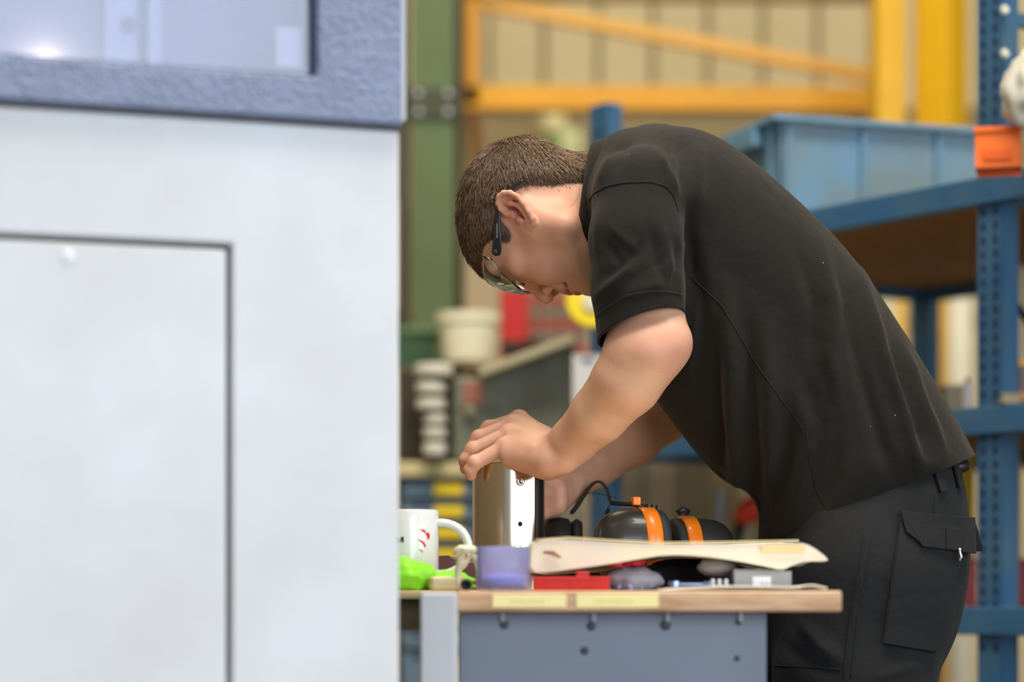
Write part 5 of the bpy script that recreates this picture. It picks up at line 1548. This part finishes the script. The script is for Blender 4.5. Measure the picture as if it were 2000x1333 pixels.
# lower shelf, seen under the arms
carton('grey_beige_carton', 'large grey beige carton under the shelf beam, behind the ear defenders', 1196, 1392, 892, 5.62, 0.0, (160, 148, 116), .22)
carton('brown_carton', 'brown carton between the grey carton and the shirt', 1404, 1510, 900, 5.78, 0.0, (158, 142, 100), .2)
gpst = W(1408, 0, 5.2)
t = thing('drill_stand', 'grey metal stand post on the lower shelf behind the ear defenders', 'stand', (gpst[0], 5.22, s3z))
gm = mat('stand_grey', srgb(140, 140, 146), .4, .4)
mk('stand_post', lathe([(0, 0), (.013, 0), (.013, W(0, 958, 5.22)[2] - s3z), (0, W(0, 957, 5.22)[2] - s3z)], 20), gm, t, smooth=False)
mk('stand_foot', box2(-.04, .04, -.03, .03, 0, .012), gm, t, bevel=.003)
rc = W(1472, 1000, 5.1)
t = thing('red_grinder', 'red power tool on the lower shelf in front of the belly', 'power tool', (rc[0], 5.15, s3z))
rz0 = rc[2] - s3z
mk('housing', tube([(-.03, 0, rz0 - .02), (-.01, 0, rz0), (.03, 0, rz0 + .018), (.06, 0, rz0 + .024)], [.016, .026, .028, .022], 14), mat('tool_red', srgb(200, 56, 36), .4), t, smooth=True)
mk('handle', tube([(-.02, 0, rz0 - .01), (-.03, 0, rz0 - .06), (-.034, 0, rz0 - .12)], [.014, .013, .015], 12), mat('tool_black', srgb(30, 30, 32), .5), t, smooth=True)
mk('battery_base', box2(-.07, .01, -.03, .03, 0, max(.03, rz0 - .115)), mat('tool_black', srgb(30, 30, 32)), t, bevel=.004)

# ------------------------------------------------------------------ clutter behind, left of the person
CY = 5.45
cx0, cx1 = W(775, 0, CY)[0], W(1072, 0, CY)[0]
czt = W(0, 904, CY)[2]
cab = thing('drawer_cabinet', 'blue grey drawer cabinet with yellow labels and cream top behind the cylinder', 'cabinet', ((cx0 + cx1) / 2, CY + .3, 0))
cw = (cx1 - cx0) / 2
mk('worktop', box2(-cw - .01, cw + .01, -.32, .3, czt - .033, czt), mat('worktop_cream', srgb(206, 190, 140), .6, var=.1), cab, bevel=.004)
mk('carcass', box2(-cw, cw, -.28, .28, 0, czt - .034), mat('cab_dark', srgb(52, 62, 70), .6), cab)
dm = mat('drawer_blue', srgb(104, 126, 146), .5, var=.1)
z = czt - .040; i = 0
while z > .1:
    hgt = .038 if i < 8 else .12
    dr = mk('drawer', box2(-cw + .012, cw - .012, -.300, -.281, z - hgt, z), dm, cab, bevel=.003)
    lx = W(876, 0, CY)[0] - cab.location.x
    mk('label_plate', box2(lx - .033, lx + .033, -.3035, -.3005, z - hgt + .005, z - .005), mat('label_bright', srgb(240, 206, 30), .5), dr)
    mk('pull_lip', box2(-cw + .03, cw - .03, -.308, -.3005, z - .005, z - .001), dm, dr, bevel=.001)
    z -= hgt + .0105; i += 1
# grey casting on top
CP = [(884, 742), (905, 735), (935, 742), (1118, 676), (1130, 690), (1112, 902), (884, 902)]
t = thing('machine_casting', 'grey green machine head with sloping top standing on the drawer cabinet', 'machine', (W(1000, 0, CY)[0], CY + .1, czt))
gg = mat('casting_grey', srgb(122, 124, 106), .5, var=.15, vscale=6)
mk('housing', prism_y([(W(x, y, CY)[0] - t.location.x, max(W(x, y, CY)[2] - czt, 0)) for x, y in CP], -.12, .14), gg, t, bevel=.012, seg=3)
mk('slope_plate', beam(np.array([W(938, 738, CY)[0], CY, W(938, 738, CY)[2]]) - np.array(t.location), np.array([W(1118, 672, CY)[0], CY, W(1118, 672, CY)[2]]) - np.array(t.location), .25, .018), mat('plate_pale', srgb(176, 166, 132), .5), t, bevel=.003)
def cpl(x, y, w, h, m, name):
    p = W(x, y, CY - .02); mk(name, box(p[0] - t.location.x, -.122, p[2] - czt, w, .004, h), m, t, bevel=.001)
cpl(925, 768, .048, .052, mat('badge_red', srgb(160, 104, 84), .6), 'rating_plate')
cpl(935, 800, .09, .006, mat('groove_dark', srgb(84, 86, 72), .6), 'vent_slot')
kp = W(918, 806, CY - .02); mk('knob', rot(lathe([(.014, 0), (.014, .018), (.010, .022), (0, .022)], 20), Matrix.Rotation(math.pi / 2, 3, 'X'), (kp[0] - t.location.x, -.121, kp[2] - czt)), mat('knob_tan', srgb(150, 142, 112), .4), t, smooth=True)
# stack of pale tubs at the left of the casting
ys_ = [(848, 727, 36), (843, 762, 28), (843, 795, 28), (850, 826, 22), (850, 852, 22), (850, 880, 22)]
nm = ['widest pale plastic lid, topmost of the stack', 'second pale disc from the top of the stack', 'third pale disc from the top of the stack',
      'fourth pale disc from the top of the stack', 'fifth pale disc from the top of the stack', 'lowest pale disc of the stack on the cabinet']
zb2 = czt
for (x, y, r), l in reversed(list(zip(ys_, nm))):
    zz_ = W(0, y - 14, CY - .02)[2]
    t = thing('spool', l, 'spool', (W(x, 0, CY)[0], CY - .04, zb2), group='stacked pale spools beside the grey casting')
    h_ = zz_ - zb2; R_ = r * CY / FPX
    mk('flange', lathe([(0, h_ * .35), (R_, h_ * .35), (R_ + .001, h_ * .5), (R_ + .001, h_ * .85), (R_, h_ - .0005), (0, h_ - .0005)], 32), mat('spool_white', srgb(214, 208, 190), .5), t, smooth=False)
    mk('hub', lathe([(0, 0), (R_ * .8, 0), (R_ * .8, h_ * .34), (0, h_ * .34)], 32), mat('spool_dark', srgb(70, 62, 50), .7), t)
    zb2 = zz_
carton('dark_toolbox', 'dark brown toolbox at the machine edge on the drawer cabinet', 778, 812, 726, CY + .05, czt, (66, 58, 46), .2, tape=False)
# rear bench behind it
RY = 6.1
rzt = W(0, 716, RY)[2]
t = thing('rear_bench', 'dark rear bench carrying the white tub and green bin', 'bench', (W(950, 0, RY)[0], RY + .3, 0))
w_ = (W(1125, 0, RY)[0] - W(770, 0, RY)[0]) / 2
mk('bench_top', box2(-w_, w_, -.3, .02, rzt - .03, rzt), mat('rear_top', srgb(96, 82, 58), .6), t, bevel=.003)
mk('back_board', box2(-w_, w_, -.02, .0, 0, rzt - .031), mat('rear_dark', srgb(60, 54, 42), .7), t)
for x in (-w_ + .03, w_ - .03): mk('leg', box2(x - .025, x + .025, -.28, -.23, 0, rzt - .031), mat('rear_dark', srgb(60, 54, 42)), t)
# white tub
tx = W(916, 0, RY - .1)[0]
t = thing('white_tub', 'white tapered plastic tub on the rear bench below the green stanchion', 'tub', (tx, RY - .12, rzt))
hb_ = W(0, 614, RY - .12)[2] - rzt; rr_ = 58 * RY / FPX
tw = mat('tub_white', srgb(242, 234, 204), .5)
mk('tub_wall', lathe([(0, .004), (rr_ * .80, 0), (rr_ * .98, hb_ - .02), (rr_ * .95, hb_ - .02), (rr_ * .77, .006), (0, .006)], 36), tw, t, smooth=False)
mk('rim', lathe([(rr_ * .96, hb_ - .022), (rr_ * 1.06, hb_ - .022), (rr_ * 1.06, hb_), (rr_ * .96, hb_)], 36, closed=True), tw, t)
# green bin
t = thing('green_bin', 'dark green plastic bin on the rear bench at the machine edge', 'bin', (W(806, 0, RY)[0], RY + .10, rzt))
gw = 46 * RY / FPX; gh = W(0, 640, RY)[2] - rzt
gbm = mat('bin_green', srgb(76, 110, 82), .5, var=.15)
mk('bin_body', hull8(qd(-gw * .85, gw * .85, -.07, .07, 0), qd(-gw, gw, -.09, .09, gh - .015)), gbm, t, bevel=.004)
mk('bin_lid', box2(-gw - .006, gw + .006, -.10, .10, gh - .0148, gh), mat('bin_lid_green', srgb(98, 128, 92), .5), t, bevel=.004)
# brown ledge higher up
lz = W(0, 616, 7.4)[2]
t = thing('wall_ledge', 'brown timber ledge high behind the green bin', 'shelf', (W(800, 0, 7.4)[0], 7.4, lz - .02))
mk('ledge_board', box2(-.2, .09, -.05, .1, 0, .035), mat('ledge_brown', srgb(130, 106, 62), .7), t)
mk('ledge_post', box2(-.17, -.13, .0, .05, -lz + .02, -.0005), mat('ledge_brown', srgb(130, 106, 62)), t)
mk('ledge_post', box2(.04, .08, .0, .05, -lz + .02, -.0005), mat('ledge_brown', srgb(130, 106, 62)), t)
# red locker and red-grey parts cabinet on a stand
PY = 6.6
t = thing('red_locker', 'tall bright red locker behind the face', 'locker', ((W(976, 0, PY)[0] + W(1032, 0, PY)[0]) / 2, PY + .1, 0))
w_ = (W(1032, 0, PY)[0] - W(976, 0, PY)[0]) / 2; h_ = W(0, 560, PY)[2]
rl = mat('locker_red', srgb(200, 38, 30), .45)
mk('locker_body', box2(-w_, w_, -.08, .1, 0, h_), rl, t, bevel=.003)
mk('locker_door', box2(-w_ + .004, w_ - .004, -.088, -.0805, .06, h_ - .006), rl, t, bevel=.002)
mk('door_handle', box2(w_ - .02, w_ - .012, -.098, -.0885, h_ - .32, h_ - .24), mat('handle_dark', srgb(60, 20, 20), .5), t)
t = thing('parts_cabinet', 'parts cabinet with dull red and grey drawer rows below the chin', 'cabinet', ((W(1034, 0, PY)[0] + W(1150, 0, PY)[0]) / 2, PY + .1, 0))
w_ = (W(1150, 0, PY)[0] - W(1034, 0, PY)[0]) / 2
mk('cabinet_frame', box2(-w_, w_, -.06, .1, 0, h_ + .0), mat('frame_grey', srgb(128, 116, 96), .6), t)
z = W(0, 572, PY)[2]
dcol = [mat('drawer_rust', srgb(176, 84, 66), .5), mat('drawer_grey', srgb(138, 124, 104), .5)]
for r in range(7):
    for c_ in range(3):
        xw = 2 * w_ / 3
        dd = mk('small_drawer', box2(-w_ + c_ * xw + .003, -w_ + (c_ + 1) * xw - .003, -.072, -.0605, z - .030, z), dcol[r % 2], t, bevel=.002)
        mk('pull', box2(-w_ + c_ * xw + xw * .35, -w_ + (c_ + 1) * xw - xw * .35, -.078, -.0725, z - .018, z - .012), mat('pull_dark', srgb(90, 60, 50), .5), dd)
    z -= .0345
# dark fittings on the casting
for i, (x, y, r) in enumerate(((1000, 690, 24), (1040, 682, 20))):
    c = W(x, y, 5.95)
    t = thing('valve_block', ['dark pipe valve right of the white tub', 'dark pipe valve under the red locker'][i], 'valve', (c[0], 5.95, rzt), group='dark valves on the rear bench')
    R_ = r * 5.95 / FPX; hv = c[2] - rzt + R_ * .6
    mk('valve_body', lathe([(0, 0), (R_ * .6, 0), (R_ * .6, hv * .4), (R_, hv * .6), (R_, hv * .9), (R_ * .5, hv), (0, hv)], 20), mat('valve_dark', srgb(74, 66, 58), .5, .3), t, smooth=False)
    mk('hand_wheel', lathe([(R_ * .5, hv + .002), (R_ * .9, hv + .002), (R_ * .9, hv + .012), (R_ * .5, hv + .012)], 20, closed=True), mat('wheel_dark', srgb(100, 60, 54), .5), t)
    mk('valve_stem', lathe([(0, hv), (R_ * .5, hv), (R_ * .5, hv + .012), (0, hv + .012)], 16), mat('valve_dark', srgb(74, 66, 58)), t)
# notice, yellow reel and cream board on the far upright
uf = np.array(rpt(1.16, 0, 0))
n1_ = W(1146, 740, 5.14)
t = thing('notice_board', 'white notice plate fixed to the far blue upright', 'notice', (n1_[0], 5.14, W(0, 792, 5.14)[2]))
mk('plate', box2(-.030, .034, -.004, .0, 0, W(0, 694, 5.14)[2] - t.location.z), mat('notice_white', srgb(206, 202, 198), .5), t, bevel=.001)
mk('clip', box2(-.012, .016, -.0065, -.0042, .09, .100), mat('clip_grey', srgb(120, 120, 126), .4, .6), t)
yr = W(1156, 592, 5.13)
t = thing('cable_reel', 'yellow reel hanging on the far upright below the chin', 'reel', (yr[0], 5.11, yr[2] - .06))
mk('reel_disc', rot(lathe([(0, -.012), (.052, -.012), (.056, -.008), (.056, .008), (.052, .012), (0, .012)], 36), Matrix.Rotation(math.pi / 2, 3, 'X'), (0, 0, .06)), mat('reel_yellow', srgb(240, 212, 20), .4), t, smooth=False)
mk('reel_hub', rot(lathe([(0, .0122), (.02, .0122), (.02, .02), (0, .02)], 24), Matrix.Rotation(math.pi / 2, 3, 'X'), (0, 0, .06)), mat('hub_white', srgb(220, 214, 190), .5), t)
cb0 = W(1112, 0, 5.82)
t = thing('leaning_board', 'cream board standing upright between cylinder and blue upright', 'board', (cb0[0], 5.82, 0))
mk('board_face', box2(-.040, .030, -.01, .01, 0, W(0, 800, 5.82)[2]), mat('board_cream', srgb(204, 196, 170), .6, var=.08), t, bevel=.002)
mk('board_edge', box2(-.043, -.0402, -.012, .012, 0, W(0, 798, 5.82)[2]), mat('board_edge', srgb(150, 140, 110), .6), t)
# bulkhead lamp and pale green box high on the wall
bl_ = W(1082, 238, 8.85)
t = thing('bulkhead_lamp', 'round pale bulkhead lamp on the rear wall above the head', 'lamp', (bl_[0], 8.9, bl_[2]))
mk('lamp_bowl', rot(lathe([(.045, 0), (.043, .02), (.030, .036), (0, .042)], 28), Matrix.Rotation(math.pi / 2, 3, 'X'), (0, 0, 0)), mat('bowl_pale', srgb(230, 220, 170), .4), t, smooth=True)
mk('lamp_base', rot(lathe([(.055, -.05), (.055, 0), (.046, .002), (0, .002)], 28), Matrix.Rotation(math.pi / 2, 3, 'X'), (0, 0, 0)), mat('base_tan', srgb(190, 170, 120), .5), t)
gb_ = W(1112, 292, 8.7)
t = thing('switch_box', 'pale green switch box on the rear wall beside the far upright', 'switch box', (gb_[0], 8.82, gb_[2] - .07))
mk('enclosure', box2(-.030, .045, -.06, .17, 0, .15), mat('box_palegreen', srgb(214, 226, 170), .5), t, bevel=.006)
mk('green_shadow', box2(-.10, -.0305, -.04, .17, .05, .13), mat('shadow_green', srgb(110, 138, 70), .5), t, bevel=.006)  # green shadow beside the box, modelled as a darker block
mk('switch_knob', rot(lathe([(.012, 0), (.012, .02), (0, .022)], 16), Matrix.Rotation(math.pi / 2, 3, 'X'), (.008, -.06, .09)), mat('knob_red', srgb(170, 40, 30), .5), t)

# dark cloth filler added for the shade under the packet
c = W(1356, 1150, 3.22)
tag(mk('filler', crumple((c[0], 3.235, BZ + .0185), (.074, .036, .0228), 26, .3, 44, .70), mat('filler_grey', srgb(74, 72, 80), .9, var=.2, vscale=40), world=True, smooth=True), 'dark grey rag added for the shade under the paper packet', 'filler')
